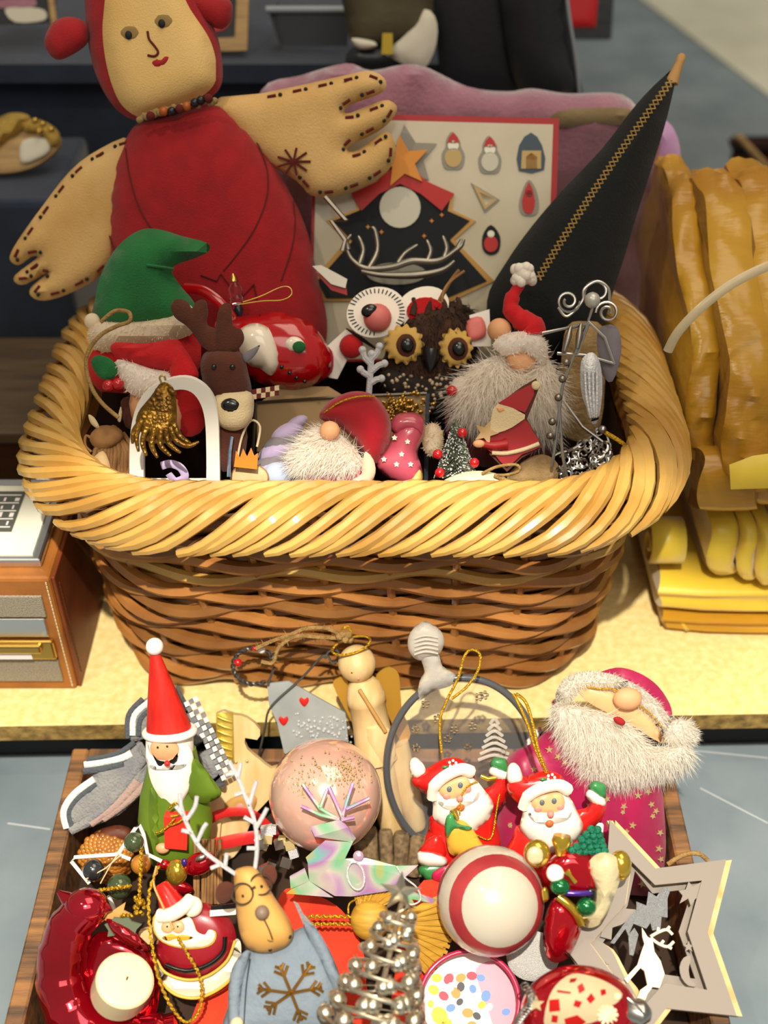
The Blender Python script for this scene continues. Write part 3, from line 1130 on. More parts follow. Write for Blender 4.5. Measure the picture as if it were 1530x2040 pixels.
# ---- tall black felt hat
M('black_felt', '#101112', .95, col2='#0b0c0c', vs=50, sheen=.08, bump=.4, bs=700)
M('gold_braid', '#a98a4e', .6, .2)
M('tip_tan', '#b58a55', .8)
t = T('felt_hat', 'tall pointed black felt hat with gold zigzag seam and tan tip', 'hat', 1120, 560, y=.848, tilt=10)
hat = cr([(1348, 138), (1330, 230), (1300, 330), (1268, 430), (1228, 560), (1170, 690), (1000, 690), (970, 600), (1010, 520), (1060, 450), (1120, 380), (1200, 295), (1270, 205), (1325, 150)], 4, True)
t.puff('cone', 'black_felt', hat, 66, 110, res=24, back=.5)
m = t.mb()
N = 46
for s in (0, 1):
    pts = []
    for i in range(N):
        u = i / (N - 1)
        x = 1338 - 292 * u + 26 * u * u
        y = 160 + 395 * u
        d = edge_dist([(x, y)], [hat])[0]
        h = 66 * math.sqrt(1 - (1 - min(d / 110, 1)) ** 2)
        sg = (1 if (i + s) % 2 else -1) * 7
        pts.append((x + sg * .8, y + sg * .5, h + 1.5))
    m.tube(pts, 2.2, 5)
t.part('zigzag_braid', 'gold_braid', m)
t.lathe('tip', 'tip_tan', (1338, 165, 4), (1360, 108, 0), [(0, 13), (.4, 10), (.7, 8), (.9, 9), (1, 5)], seg=12)
# ================================================================ the pile in the basket
M('felt_green', '#1d6b35', .95, col2='#185c2c', vs=40, sheen=.12, bump=.4, bs=800)
M('felt_red', '#c5141b', .92, col2='#b00f16', vs=40, sheen=.12, bump=.3, bs=800)
M_fur('fleece', '#f8e9cf')
M_fur('fur_white', '#fffaf2')
M('felt_brown', '#5a2c1c', .95, col2='#4c2417', vs=40, sheen=.12, bump=.4, bs=800)
M('felt_cream', '#d8c39a', .95, sheen=.12, bump=.4, bs=800)
M('black_gloss', '#0a0a0b', .25, coat=.5)
M('red_gloss', '#b20d14', .15, coat=.8)
M('white_gloss', '#ece0cb', .2, coat=.6)
M('peach', '#dba173', .6)
M('jute', '#a3824e', .95, col2='#8b6b3b', vs=200, bump=.8, bs=700)
M('straw_brown', '#a07646', .8, col2='#7d5630', vs=60, rand=.2)
M('gold_brown', '#8a6420', .32, .75, col2='#5a3d12', vs=90, bump=.8, bs=300)
M('white_paint', '#e9e4da', .5)
M('velvet_red', '#b00d20', .9, col2='#960818', vs=30, sheen=.2, bump=.2, bs=500)
M('magenta', '#b60b44', .85, sheen=.2, col2='#a00838', vs=30)
M('pink_glaze', '#c4576a', .3, coat=.5, col2='#b04456', vs=25)
M('yellow_glaze', '#d9b76a', .35, coat=.4)
M('lilac', '#b3a1c6', .8, sheen=.5)
M('grey_stripe', '#777076', .85)
M('pale_blue', '#a9b6cf', .8, sheen=.4)
M('wood_cut', '#d1b184', .7, col2='#b08c58', vs=40)
M('orange_felt', '#c8741c', .9, sheen=.3)
M('silver_wire', '#b7b4ae', .28, 1)
M('silver_dark', '#8c8579', .3, .9)
M('glitter_white', '#e9e8ec', .4, .1, bump=1, bs=1600, coat=.5)
M('owl_brown', '#4a2f1f', .9, col2='#2d1b12', vs=50, bump=.6, bs=300)
M('owl_dark', '#1d1410', .9)
M('owl_dot', '#b9a284', .7)
M('owl_yellow', '#cba354', .85)
M('pink_bead', '#d8736c', .5)
M('maroon', '#5e1017', .85, sheen=.4)
M('dark_red_wood', '#a0141a', .5)
M('pine_green', '#6d7660', .85, rand=.2)
M('berry', '#b8141a', .2, coat=.6)
M('pearl_grey', '#bdb9b0', .35, .4)
M('wing_silver', '#c9c8ca', .4, .35, bump=.5, bs=500)
M('clear_glass', '#f6f6f6', .03, trans=1, ior=1.3)
M('holo', '#9a93b5', .2, .8, col2='#5f8f9b', vs=300)
M('card_tan', '#b39468', .8)
M('cream_matte', '#e3d6ae', .6)


def fluff(t, name, mat, outline, T_, D_, hair, count, width=2.4, droop=(0, -1, .3), w=0, n=4, parent=None, mix=.55, label=None, res=None):
    """fleece or fur: a puffed body with hair blades on it, one part"""
    m = t.mb()
    m.puff(outline, T_, D_, n=n, w=w, res=res)
    src = t.mb()
    src.v, src.f, src.mi = list(m.v), list(m.f), list(m.mi)
    dr = Vector(droop)
    A = np.array(outline, float)
    m.fur(src, count, hair, width, lambda p, nn: (nn * (1 - mix) + dr * mix) if nn.z > -.3 else None)
    return t.part(name, mat, m, parent, label)


# ---- elf gnome with green hat
t = T('elf_gnome', 'elf gnome with bent green felt hat and cream fleece brim', 'gnome', 290, 660, y=.765, tilt=12)
t.puff('hat', 'felt_green', [(190, 652), (190, 592), (204, 540), (235, 490), (275, 460), (312, 456), (362, 470), (412, 484), (416, 500), (390, 514), (350, 528), (344, 545), (362, 572), (388, 604), (394, 640), (300, 660)], 46, 60, n=4)
t.tube('hat_crease', 'felt_green', [(345, 536, 26), (320, 532, 42), (292, 528, 48)], 3, n=3)
fluff(t, 'fleece_brim', 'fleece', [(176, 655), (200, 640), (260, 640), (330, 626), (372, 606), (392, 628), (386, 662), (335, 682), (262, 692), (214, 702), (184, 690)], 30, 30, 7, 900, 2, (0, -.2, 1), w=26)
t.puff('body', 'felt_red', [(190, 690), (380, 660), (380, 760), (200, 780)], 30, 40, n=3)
t.ball('pom', 'fleece', (184, 640, 20), 16)

# ---- santa gnome lying under it
t = T('santa_gnome', 'small gnome with floppy red felt hat and white fleece under the green elf hat', 'gnome', 310, 770, y=.722, tilt=6)
t.puff('hat', 'felt_red', [(220, 696), (232, 682), (290, 684), (348, 676), (368, 694), (396, 742), (386, 758), (350, 764), (338, 742), (300, 732), (240, 716)], 20, 24, n=4, w=24)
t.puff('hat_tip', 'felt_red', [(345, 690), (368, 694), (396, 744), (384, 758), (352, 764), (338, 742)], 14, 18, n=3, w=36)
fluff(t, 'fur_trim', 'fur_white', [(234, 716), (300, 734), (340, 744), (348, 772), (310, 792), (262, 786), (238, 752)], 24, 30, 10, 700, 2, (0, -.5, .6), w=28)
t.puff('face', 'peach', [(260, 786), (345, 782), (366, 830), (340, 880), (280, 870)], 22, 30, n=4, w=8)
t.puff('coat', 'felt_red', [(345, 780), (400, 775), (408, 850), (370, 870), (352, 830)], 16, 22, n=3, w=6)
t.puff('holly_leaf', 'felt_green', [(181, 722), (192, 708), (215, 712), (232, 728), (232, 748), (214, 758), (194, 748)], 7, 14, n=3, w=36)
for x, y in ((216, 768), (235, 765)):
    t.ball('bell', 'berry', (x, y, 42), 12)

t = T('jute_loop', 'long loop of pale jute cord hanging down the left side of the pile', 'cord', 200, 720, y=.70)
t.tube('cord', 'jute', [(200, 642), (228, 620), (256, 622), (258, 640), (232, 650), (200, 668), (176, 700), (172, 735), (184, 775), (205, 805), (236, 832)], 4.2, n=6)

# ---- straw bundle / small straw figure
t = T('straw_animal', 'small brown straw animal with pointed ears beside the gold wing', 'straw figure', 225, 900, y=.692, tilt=0)
m = t.mb()
for i in range(46):
    a = i / 45
    x0, y0 = 205 + 40 * a, 858 + 10 * math.sin(a * 9)
    m.tube([(x0, y0, 10 * math.sin(i)), (188 + 84 * a, 900, 14 * math.sin(i * 1.7)), (176 + 98 * a, 952, 12 * math.sin(i * 2.3))], [4, 4.5, 3.5], 5)
t.part('straw_body', 'straw_brown', m, kind='stuff')
t.puff('head', 'straw_brown', [(178, 870), (200, 848), (236, 852), (246, 872), (222, 892), (190, 892)], 16, 18, n=3, w=14)
t.puff('ear', 'felt_cream', [(176, 826), (188, 832), (198, 850), (190, 852), (180, 842)], 4, 6, n=3, w=18)
t.puff('ear', 'felt_cream', [(234, 836), (240, 810), (243, 822), (240, 840)], 4, 6, n=3, w=18)
t.puff('felt_back', 'felt_brown', [(240, 800), (262, 790), (282, 808), (276, 850), (250, 850)], 8, 16, n=3, w=-8)
t.tube('curl', 'straw_brown', [(190, 880, 12), (172, 868, 14), (170, 888, 14), (182, 900, 12)], 3, n=4)
t.puff('light_straw', 'wood_cut', [(182, 920), (205, 898), (220, 930), (214, 955), (190, 950)], 8, 12, n=3, w=18)

# ---- white arched frame
t = T('arched_frame', 'white wooden arched frame standing behind the gold wing ornament', 'frame', 350, 950, y=.669, tilt=22)
t.slab('frame', 'white_paint', cr([(258, 975), (260, 860), (282, 790), (330, 758), (378, 753), (416, 778), (433, 822), (437, 900), (438, 975)], 4), 16, 0,
       holes=[cr([(286, 958), (288, 862), (306, 808), (340, 780), (374, 778), (396, 798), (408, 836), (411, 900), (411, 958)], 4)])
t = T('gold_wing', 'antique gold wing ornament with long feathers in front of the white frame', 'wing ornament', 320, 840, y=.655, tilt=2)
m = t.mb()
m.puff([(300, 790), (322, 762), (345, 772), (352, 810), (350, 850), (330, 880), (296, 872), (272, 850), (275, 822)], 16, 22, n=4)
for i in range(34):
    x, y = 322 + random.uniform(-34, 24), 808 + random.uniform(-32, 34)
    if inside([(x, y)], [[(300, 795), (322, 768), (345, 776), (350, 850), (300, 870), (276, 850)]])[0]:
        m.ball((x, y, 12), (9, 6, 6), seg=8, ring=5, rot=40)
t.part('wing_top', 'gold_brown', m)
t.tube('hanging_eye', 'brass', [(322, 764, 4), (318, 752, 6), (326, 748, 6), (330, 758, 4)], 2, n=4)
for pts in ([(285, 835), (272, 865), (276, 900)], [(296, 845), (284, 880), (292, 908)], [(310, 850), (302, 885), (314, 912)], [(322, 855), (320, 886), (340, 908)], [(332, 855), (336, 882), (360, 902)],
            [(340, 850), (350, 876), (374, 888), (396, 880)], [(345, 842), (358, 868), (380, 884)], [(280, 842), (266, 862), (264, 884)]):
    p = cr(pts, 5)
    t.tube('feather', 'gold_brown', [(x, y, 12 - 4 * i / len(p)) for i, (x, y) in enumerate(p)], [7 - 5.5 * (i / len(p)) ** 2 for i in range(len(p))])
t = T('lilac_ribbon', 'small curl of lilac ribbon lying below the gold wing ornament', 'ribbon', 345, 940, y=.661)
m = t.mb()
m.tube(cr([(322, 928, 0), (340, 924, 8), (360, 932, 10), (368, 950, 4), (350, 958, 0), (336, 944, 6)], 5), 8, 8, flat=.35)
t.part('ribbon', 'lilac', m)

# ---- brown felt reindeer
t = T('felt_reindeer', 'dark brown felt reindeer head with heart shaped antlers and cream muzzle', 'reindeer', 450, 850, y=.692, tilt=8)
t.puff('head', 'felt_brown', [(400, 720), (412, 700), (450, 694), (482, 704), (494, 740), (500, 790), (460, 812), (418, 790), (402, 752)], 34, 36, n=4)
t.puff('muzzle', 'felt_cream', [(428, 790), (460, 778), (500, 782), (506, 812), (498, 842), (470, 858), (440, 850), (424, 820)], 30, 32, n=4, w=22)
t.puff('nose', 'black_gloss', circ(459, 808, 20, 15), 9, 14, w=47)
for x in (426, 463):
    t.ball('eye', 'black_gloss', (x, 731, 33), 5.5)
t.puff('antler', 'felt_brown', [(434, 706), (402, 690), (388, 668), (372, 650), (348, 632), (340, 608), (352, 596), (372, 600), (382, 614), (392, 600), (408, 598), (414, 620), (412, 646), (430, 656), (438, 680)], 6, 8, n=4, side=2, w=6, label='left felt antler of two heart lobes')
t.puff('antler', 'felt_brown', [(432, 698), (430, 650), (436, 616), (448, 604), (460, 610), (464, 648), (480, 656), (486, 676), (474, 696), (456, 706)], 6, 8, n=4, side=2, w=8)
t.puff('ear', 'grey_stripe', [(484, 706), (508, 692), (518, 688), (508, 708), (490, 722)], 4, 7, n=3, w=10)
t.puff('neck', 'felt_brown', [(430, 840), (490, 845), (480, 930), (430, 930)], 20, 24, n=3, w=-10)
m = t.mb()
for i in range(6):
    for j in range(2):
        m.slab([(502 + i * 9, 776 + j * 10 - i * 1.5), (511 + i * 9, 775 + j * 10 - i * 1.5), (511 + i * 9, 785 + j * 10 - i * 1.5), (502 + i * 9, 786 + j * 10 - i * 1.5)], 2, 6, mi=(i + j) % 2)
t.part('checked_scarf', ['maroon', 'felt_cream'], m)

# ---- red ceramic face with white nose
t = T('ceramic_ornament', 'glossy red ceramic face with big white nose and green eye', 'ornament', 585, 760, y=.765, tilt=8)
t.puff('face', 'red_gloss', [(430, 640), (500, 628), (560, 622), (612, 640), (648, 680), (660, 725), (640, 760), (590, 776), (530, 768), (480, 740), (440, 700)], 52, 70, n=4, res=20)
t.puff('nose', 'white_gloss', [(472, 668), (486, 650), (512, 644), (538, 656), (555, 690), (556, 728), (540, 748), (518, 734), (498, 728), (478, 700)], 30, 34, n=4, w=42)
e = t.puff('eye', 'white_gloss', [(567, 682), (580, 671), (598, 674), (608, 690), (592, 700), (574, 698)], 8, 12, n=3, w=48)
t.ball('iris', 'felt_green', (596, 691, 58), (13, 11, 5), e)
for x, y in ((561, 731), (577, 743), (591, 753), (607, 760)):
    t.ball('mouth_dot', 'black_gloss', (x, y, 50), 4.2)
t = T('red_ribbon', 'red satin ribbon curving behind the reindeer antlers', 'ribbon', 440, 600, y=.80)
m = t.mb()
m.tube(cr([(366, 574, 0), (400, 578, 6), (430, 596, 8), (452, 620, 4), (470, 650, 0)], 6), 10, 8, flat=.3)
t.part('ribbon', 'red_gloss', m)
t = T('bead_pendant', 'beaded pendant with gold wire loop hanging on the red rag doll', 'pendant', 480, 600, y=.785)
t.lathe('bead', 'brass', (464, 545, 0), (466, 562, 0), [(0, 2), (.5, 6), (1, 7)], seg=10)
t.lathe('bead', 'clear_glass', (467, 564, 0), (472, 606, 0), [(0, 8), (.3, 14), (.6, 11), (.8, 15), (1, 9)], seg=12)
t.lathe('bead', 'black_bead', (474, 608, 0), (477, 630, 0), [(0, 6), (.4, 10), (1, 5)], seg=10)
t.tube('wire_loop', 'brass', [(470, 608, 4), (520, 600, 6), (560, 598, 6), (580, 588, 6), (578, 574, 6), (560, 572, 6), (520, 590, 6), (484, 602, 4)], 1.6, n=5)

# ---- white card box corner with a red ball
t = T('card_corner', 'pinkish white folded card stand left of the owl', 'card', 680, 730, y=.79)
t.slab('card_side', 'white_paint', [(640, 700), (690, 655), (704, 652), (700, 700), (672, 755), (655, 752)], 6, 0)
t.slab('card_top', 'felt_cream', [(690, 652), (735, 640), (740, 652), (704, 668)], 5, 4)
t.ball('red_ball', 'felt_red', (700, 690, 18), 24)
t.puff('red_pad', 'velvet_red', [(640, 690), (662, 700), (662, 740), (640, 752)], 10, 12, n=3, w=12)

# ---- round eyed disc
t = T('eyelash_disc', 'white round disc with black lash lines and pink bead nose', 'ornament', 748, 660, y=.80, tilt=4)
t.slab('disc', 'white_gloss', circ(750, 622, 60, 50, 32, rot=-15), 8, 0)
m = t.mb()
for an in range(95, 400, 9):
    a = math.radians(an)
    if an < 190 or an > 200:
        m.tube([(750 + 46 * math.cos(a), 622 + 38 * math.sin(a), 5), (750 + 57 * math.cos(a), 622 + 47 * math.sin(a), 5)], 1.1, 4)
t.part('lash_lines', 'black_gloss', m, kind='stuff')
t.ball('eye_patch', 'black_gloss', (736, 619, 36), (17, 13, 9), rot=-20)
t.ball('nose', 'pink_bead', (752, 633, 18), 28)
t.slab('second_disc', 'white_gloss', circ(842, 612, 54, 40, 28, rot=-20), 8, -10)
t.slab('red_pad', 'felt_red', circ(848, 620, 38, 28, 20), 4, -4)
m = t.mb()
for i in range(9):
    m.tube([(690 + i * 4, 655 + i * 3, 8), (716 + i * 5, 668 + i * 4, 20)], 2, 5)
t.part('black_whiskers', 'black_gloss', m, kind='stuff')

# ---- owl
t = T('owl_figure', 'speckled brown owl figure with yellow ringed eyes', 'owl', 855, 790, y=.785, tilt=6)
m = t.mb()
m.puff([(768, 700), (790, 640), (830, 608), (880, 598), (930, 610), (955, 640), (950, 700), (925, 760), (900, 800), (860, 812), (800, 800), (765, 760)], 56, 60, n=4, res=18)
src = t.mb()
src.v, src.f, src.mi = list(m.v), list(m.f), list(m.mi)
m.fur(src, 2600, 17, 3.2, lambda p, nn: nn * .35 + Vector((0, -.5, .1)) if nn.z > -.1 else None)
t.part('feathered_body', 'owl_brown', m)
m = t.mb()
bo = [(770, 735), (830, 745), (900, 745), (925, 765), (905, 800), (860, 822), (800, 806), (765, 775)]
m.puff(bo, 20, 26, n=4, w=46, res=12)
t.part('breast', 'owl_dark', m)
m = t.mb()
for i in range(120):
    x, y = random.uniform(766, 925), random.uniform(735, 820)
    d = edge_dist([(x, y)], [bo])[0]
    if inside([(x, y)], [bo])[0]:
        m.ball((x, y, 46 + 20 * math.sqrt(1 - (1 - min(d / 26, 1)) ** 2)), random.uniform(2.2, 4.5), seg=6, ring=4)
t.part('speckles', 'owl_dot', m, kind='stuff')
for x, y, r in ((805, 686, -15), (908, 693, 20)):
    sc = [(x + (38 + 3.5 * math.cos(a * 13)) * math.cos(a) * (1 if x < 850 else .85), y + (38 + 3.5 * math.cos(a * 13)) * math.sin(a)) for a in np.linspace(0, 2 * math.pi, 78, endpoint=False)]
    e = t.puff('eye_ring', 'owl_yellow', sc, 8, 12, w=58, side=2)
    t.puff('iris', 'felt_brown', circ(x + 4, y + 2, 21, 24), 5, 10, e, w=67)
    t.ball('pupil', 'black_gloss', (x + 6, y + 2, 72), (13, 15, 8), e)
t.lathe('beak', 'black_gloss', (858, 700, 58), (856, 742, 70), [(0, 20), (.5, 16), (1, 3)], seg=10)
for i in range(4):
    x = 822 + i * 30
    t.tube('crown_tuft', 'owl_brown', [(x, 628, 40), (x + 4, 606, 36), (x + 8 * math.sin(i * 2), 592, 30)], [7, 5, 1.5], n=3)
t = T('brown_twig', 'brown twisted twig loop sticking up behind the owl', 'twig', 895, 580, y=.80)
t.tube('twig', 'straw_brown', [(875, 600, 0), (890, 572, 4), (905, 550, 4), (915, 538, 4)], 4, n=4)
t.tube('twig', 'straw_brown', [(880, 602, 6), (884, 580, 8), (898, 560, 8), (925, 540, 4)], 3, n=4)

# ---- small folded flag right of the owl
t = T('paper_flag', 'small pink and white folded paper flag right of the owl', 'paper flag', 965, 660, y=.80)
t.slab('flag_paper', 'white_paint', [(935, 628), (975, 616), (978, 690), (940, 690)], 3, 0)
t.puff('red_patch', 'pink_bead', [(930, 640), (960, 632), (968, 668), (935, 678)], 8, 12, n=3, w=8)

# ---- fluffy bearded gnome
t = T('bearded_gnome', 'fluffy white bearded gnome with curled red hat and white pom', 'gnome', 1030, 800, y=.752, tilt=8)
m = t.mb()
m.ball((1043, 546, 0), 22, seg=12, ring=9)
for i in range(22):
    a, b = random.uniform(0, 6.28), random.uniform(-1, 1)
    m.ball((1043 + 17 * math.cos(a), 546 + 17 * b, 14 * math.sin(a)), 10, seg=8, ring=6)
t.part('pom', 'fur_white', m)
t.tube('hat', 'felt_red', [(1036, 566, 2), (1022, 590, 4), (1018, 615, 8), (1036, 635, 12), (1058, 650, 16), (1062, 668, 18)], [11, 15, 18, 22, 26, 32], n=5, seg=14)
fluff(t, 'brim', 'fur_white', [(982, 690), (1000, 668), (1040, 660), (1078, 668), (1092, 700), (1082, 728), (1050, 706), (1010, 710)], 20, 20, 9, 700, 2.2, (0, -.1, .9), w=34)
t.puff('face', 'peach', [(1010, 706), (1050, 702), (1068, 722), (1050, 742), (1020, 736)], 14, 16, n=3, w=34)
t.ball('ear', 'peach', (995, 658, 4), 24)
fluff(t, 'beard', 'fur_white', [(960, 720), (1000, 708), (1020, 728), (1055, 736), (1088, 712), (1112, 760), (1110, 820), (1080, 870), (1040, 850), (990, 836), (930, 840), (908, 800), (925, 752)], 34, 60, 46, 8000, 1.3, (-.15, -.8, .25), w=16, res=16)
t.puff('coat', 'maroon', [(890, 800), (960, 780), (1060, 800), (1100, 860), (1080, 930), (960, 930), (900, 900)], 26, 50, n=4, w=-14)
fluff(t, 'mitten', 'fur_white', circ(920, 782, 27, 33, 12), 20, 22, 9, 400, 2, (0, -.3, .8), w=24, n=0)
t.ball('bell', 'berry', (900, 779, 48), 11)

# ---- wire angel
t = T('wire_angel', 'silver wire angel with curled halo and hanging white wing', 'angel', 1170, 720, y=.728, tilt=6)
t.ball('head', 'pearl_grey', (1180, 598, 4), 16)


def spiral(cx, cy, r, a0, turns, w=0, s=1):
    return [(cx + r * (1 - .7 * i / 30) * math.cos(a0 + s * turns * 6.28 * i / 30), cy + r * (1 - .7 * i / 30) * math.sin(a0 + s * turns * 6.28 * i / 30), w + i * .2) for i in range(31)]


for sp in (spiral(1132, 600, 24, 0, 1.6), spiral(1210, 622, 23, 3.1, 1.6, 4), spiral(1190, 582, 27, 2.6, 1.1, -4)):
    t.tube('wire_curl', 'silver_wire', sp, 3.2, seg=7)
t.tube('wire_curl', 'silver_wire', [(1112, 612, 0), (1130, 630, 0), (1160, 600, 0), (1164, 576, 0), (1190, 560, 0), (1212, 575, 0), (1214, 605, 0)], 3.2, n=6, seg=7)
m = t.mb()
for pts in ([(1180, 614), (1170, 645), (1080, 664)], [(1172, 640), (1205, 672), (1224, 725)], [(1170, 645), (1140, 715), (1120, 770), (1100, 930)], [(1224, 725), (1165, 708), (1110, 704)], [(1172, 645), (1150, 705)], [(1124, 800), (1160, 850), (1200, 880)], [(1112, 790), (1120, 900), (1130, 960)]):
    m.tube([(x, y, 4) for x, y in pts], 3.4, 7)
t.part('wire_body', 'silver_wire', m)
for a, b in (((1138, 650, 10), (1124, 700, 12)), ((1158, 645, 10), (1150, 694, 12))):
    t.lathe('rose_bead', 'silver_dark', a, b, [(0, 3), (.4, 7), (1, 5)], seg=10)
for x, y in ((1128, 722), (1120, 755), (1112, 792), (1100, 840), (1096, 868)):
    t.ball('rose_bead', 'silver_dark', (x, y, 10), 8, seg=10, ring=7)
wg = t.puff('wing', 'wing_silver', [(1158, 720), (1180, 702), (1196, 726), (1200, 780), (1192, 836), (1180, 844), (1170, 816), (1158, 780)], 12, 16, n=4, w=10)
m = t.mb()
for k in range(4):
    m.tube(cr([(1165 + k * 8, 740, 24), (1168 + k * 7, 790, 23), (1176 + k * 4, 832, 18)], 4), [3, 3.5, 2], 6)
t.part('feather_ridges', 'wing_silver', m, wg)
t.puff('shoulder_lace', 'grey_stripe', [(1190, 660), (1228, 650), (1238, 700), (1220, 760), (1198, 740)], 10, 14, n=3, w=-16)

# ---- flat wooden santa with star
t = T('wooden_santa', 'flat painted wooden Santa in dark red holding a tan star', 'ornament', 1010, 880, y=.694, tilt=6)
t.slab('body', 'dark_red_wood', [(952, 878), (990, 858), (1040, 832), (1062, 860), (1076, 890), (1040, 905), (1010, 930), (985, 905)], 8, 0, n=2)
t.slab('back_edge', 'brown_leather', [(992, 806), (1040, 770), (1068, 754), (1075, 770), (1050, 835), (1082, 890), (1040, 912), (1010, 940), (975, 905), (978, 850)], 6, -8, n=1)
t.slab('beard', 'felt_cream', [(976, 862), (979, 832), (992, 804), (1046, 826), (1034, 842), (1006, 858)], 8, 7, n=2)
t.slab('hat', 'dark_red_wood', [(993, 803), (1030, 780), (1064, 763), (1064, 786), (1046, 822)], 8, 7)
t.puff('pom', 'felt_cream', circ(1068, 768, 9), 3, 6, w=10, side=3)
t.tube('hem_trim', 'felt_cream', [(980, 902, 6), (1010, 903, 6), (1045, 895, 6), (1074, 884, 6)], 4.5, n=4)
t.puff('cheek', 'peach', [(988, 812), (1002, 810), (1006, 818), (994, 822)], 2, 4, w=11)
t.slab('star', 'wood_cut', star(968, 862, 26, 11, rot=-70), 6, 10)
t.ball('hand', 'peach', (954, 884, 14), (12, 8, 7))
t.tube('arm', 'dark_red_wood', [(960, 884, 8), (985, 888, 8), (1010, 884, 6)], [8, 10, 12], n=3)

# ---- small bottle brush tree
t = T('brush_tree', 'small frosted bottle brush tree with red berries in the basket front', 'christmas tree', 905, 940, y=.680, tilt=10)
m = t.mb()
m.tube([(908, 835, 0), (908, 960, 0)], 2, 6)
for i in range(900):
    u = random.random() ** .7
    y = 842 + 104 * u
    r = 8 + 36 * u
    a = random.uniform(0, 6.283)
    m.tube([(908, y - 3, 0), (908 + r * math.cos(a), y + 6 + random.uniform(-3, 3), r * math.sin(a))], [1.2, .7], 3, cap=False)
t.part('bristles', 'pine_green', m, kind='stuff')
m = t.mb()
for i in range(260):
    u = random.random() ** .7
    y = 842 + 104 * u
    r = (8 + 36 * u) * .98
    a = random.uniform(0, 3.14)
    m.ball((908 + r * math.cos(a), y + 6, r * math.sin(a)), 1.7, seg=5, ring=3)
t.part('frost', 'glitter_white', m, kind='stuff')
for x, y, w in ((921, 862, 22), (945, 922, 30), (876, 942, 34), (872, 905, 16)):
    t.ball('berry', 'berry', (x, y, w), 10)

# ---- silver filigree bell
t = T('filigree_bell', 'silver curly wire tree shaped ornament on gold cord at the rim', 'ornament', 1165, 930, y=.70, tilt=2)
bo = cr([(1200, 856), (1214, 885), (1222, 930), (1226, 962), (1190, 984), (1150, 988), (1118, 970), (1096, 940), (1104, 908), (1140, 895), (1170, 875)], 4, True)
m = t.mb()
bf = ride(bo, 22, 44)
for i in range(95):
    while True:
        x, y = random.uniform(1096, 1228), random.uniform(856, 990)
        if inside([(x, y)], [bo])[0]:
            break
    r, a0 = random.uniform(7, 11), random.uniform(0, 6.28)
    m.tube([(x + r * (1 - .02 * k) * math.cos(a0 + k * .5), y + r * math.sin(a0 + k * .5), bf(x, y) + 1.5 * math.sin(k)) for k in range(10)], 2.1, 5)
m.tube([(x, y, 2) for x, y in bo], 3, 6, closed=True)
t.part('curled_wire', 'silver_wire', m)
m = t.mb()
m.tube(cr([(1200, 858, 6), (1230, 876, 14), (1265, 900, 18), (1300, 915, 26), (1330, 928, 30)], 6), 4.2, 6, flat=.5)
m.tube(cr([(1300, 918, 28), (1325, 922, 34), (1340, 935, 30), (1320, 938, 30)], 5), 2.5, 6)
M('gold_cord', '#d3a72b', .3, .8, bump=.8, bs=900)
t.part('gold_cord', 'gold_cord', m)
t.ball('top_bead', 'silver_wire', (1200, 856, 6), 9)

# ---- cream bauble with twine
t = T('cream_bauble', 'matte cream egg shaped bauble with twine at the basket rim', 'bauble', 945, 975, y=.664, tilt=0)
t.ball('shell', 'cream_matte', (945, 980, 0), (78, 42, 44), rot=-4, seg=28, ring=16)
t.tube('twine', 'jute', [(960, 944, 30), (990, 930, 34), (1028, 926, 30), (1034, 938, 26), (1010, 946, 30), (985, 948, 34), (1028, 962, 24)], 3.2, n=5)
t.ball('cap_bead', 'silver_wire', (1018, 972, 18), 8)

# ---- glitter twig
t = T('glitter_twig', 'white glitter snowflake twig standing behind the red velvet gnome', 'ornament', 738, 780, y=.735, tilt=10)
m = t.mb()
for p in ([(735, 785), (738, 745), (740, 705)], [(739, 725), (726, 712), (722, 697)], [(740, 715), (752, 702), (756, 690)], [(738, 742), (754, 728), (766, 724)], [(737, 750), (724, 742), (718, 736)], [(736, 765), (750, 756), (760, 754)]):
    m.tube([(x, y, 0) for x, y in p], 6.5, 7)
    m.ball((p[-1][0], p[-1][1], 0), 8, seg=8, ring=6)
t.part('twig', 'glitter_white', m)

# ---- clear box with holographic edge, and things in it
t = T('clear_box', 'clear plastic box with holographic edge holding gnome and stocking', 'box', 690, 900, y=.735, tilt=8)
t.tube('edge', 'holo', [(852, 784, 30), (848, 985, 34)], 4, seg=4)
t.tube('edge', 'silver_dark', [(510, 802, 0), (690, 790, 0), (850, 784, 0)], 3, seg=4)
t.tube('edge', 'silver_dark', [(510, 802, 0), (500, 960, 10)], 3, seg=4)
t.slab('back_card', 'card_tan', [(512, 806), (560, 770), (654, 770), (690, 792), (850, 788), (846, 880), (512, 900)], 3, -6)
m = t.mb()
for i in range(260):
    x, y = 790 + random.gauss(0, 30), 815 + random.gauss(0, 12)
    m.ball((x, y, random.uniform(0, 14)), random.uniform(2, 5), seg=5, ring=4)
t.part('gold_tinsel', 'brass', m, kind='stuff')

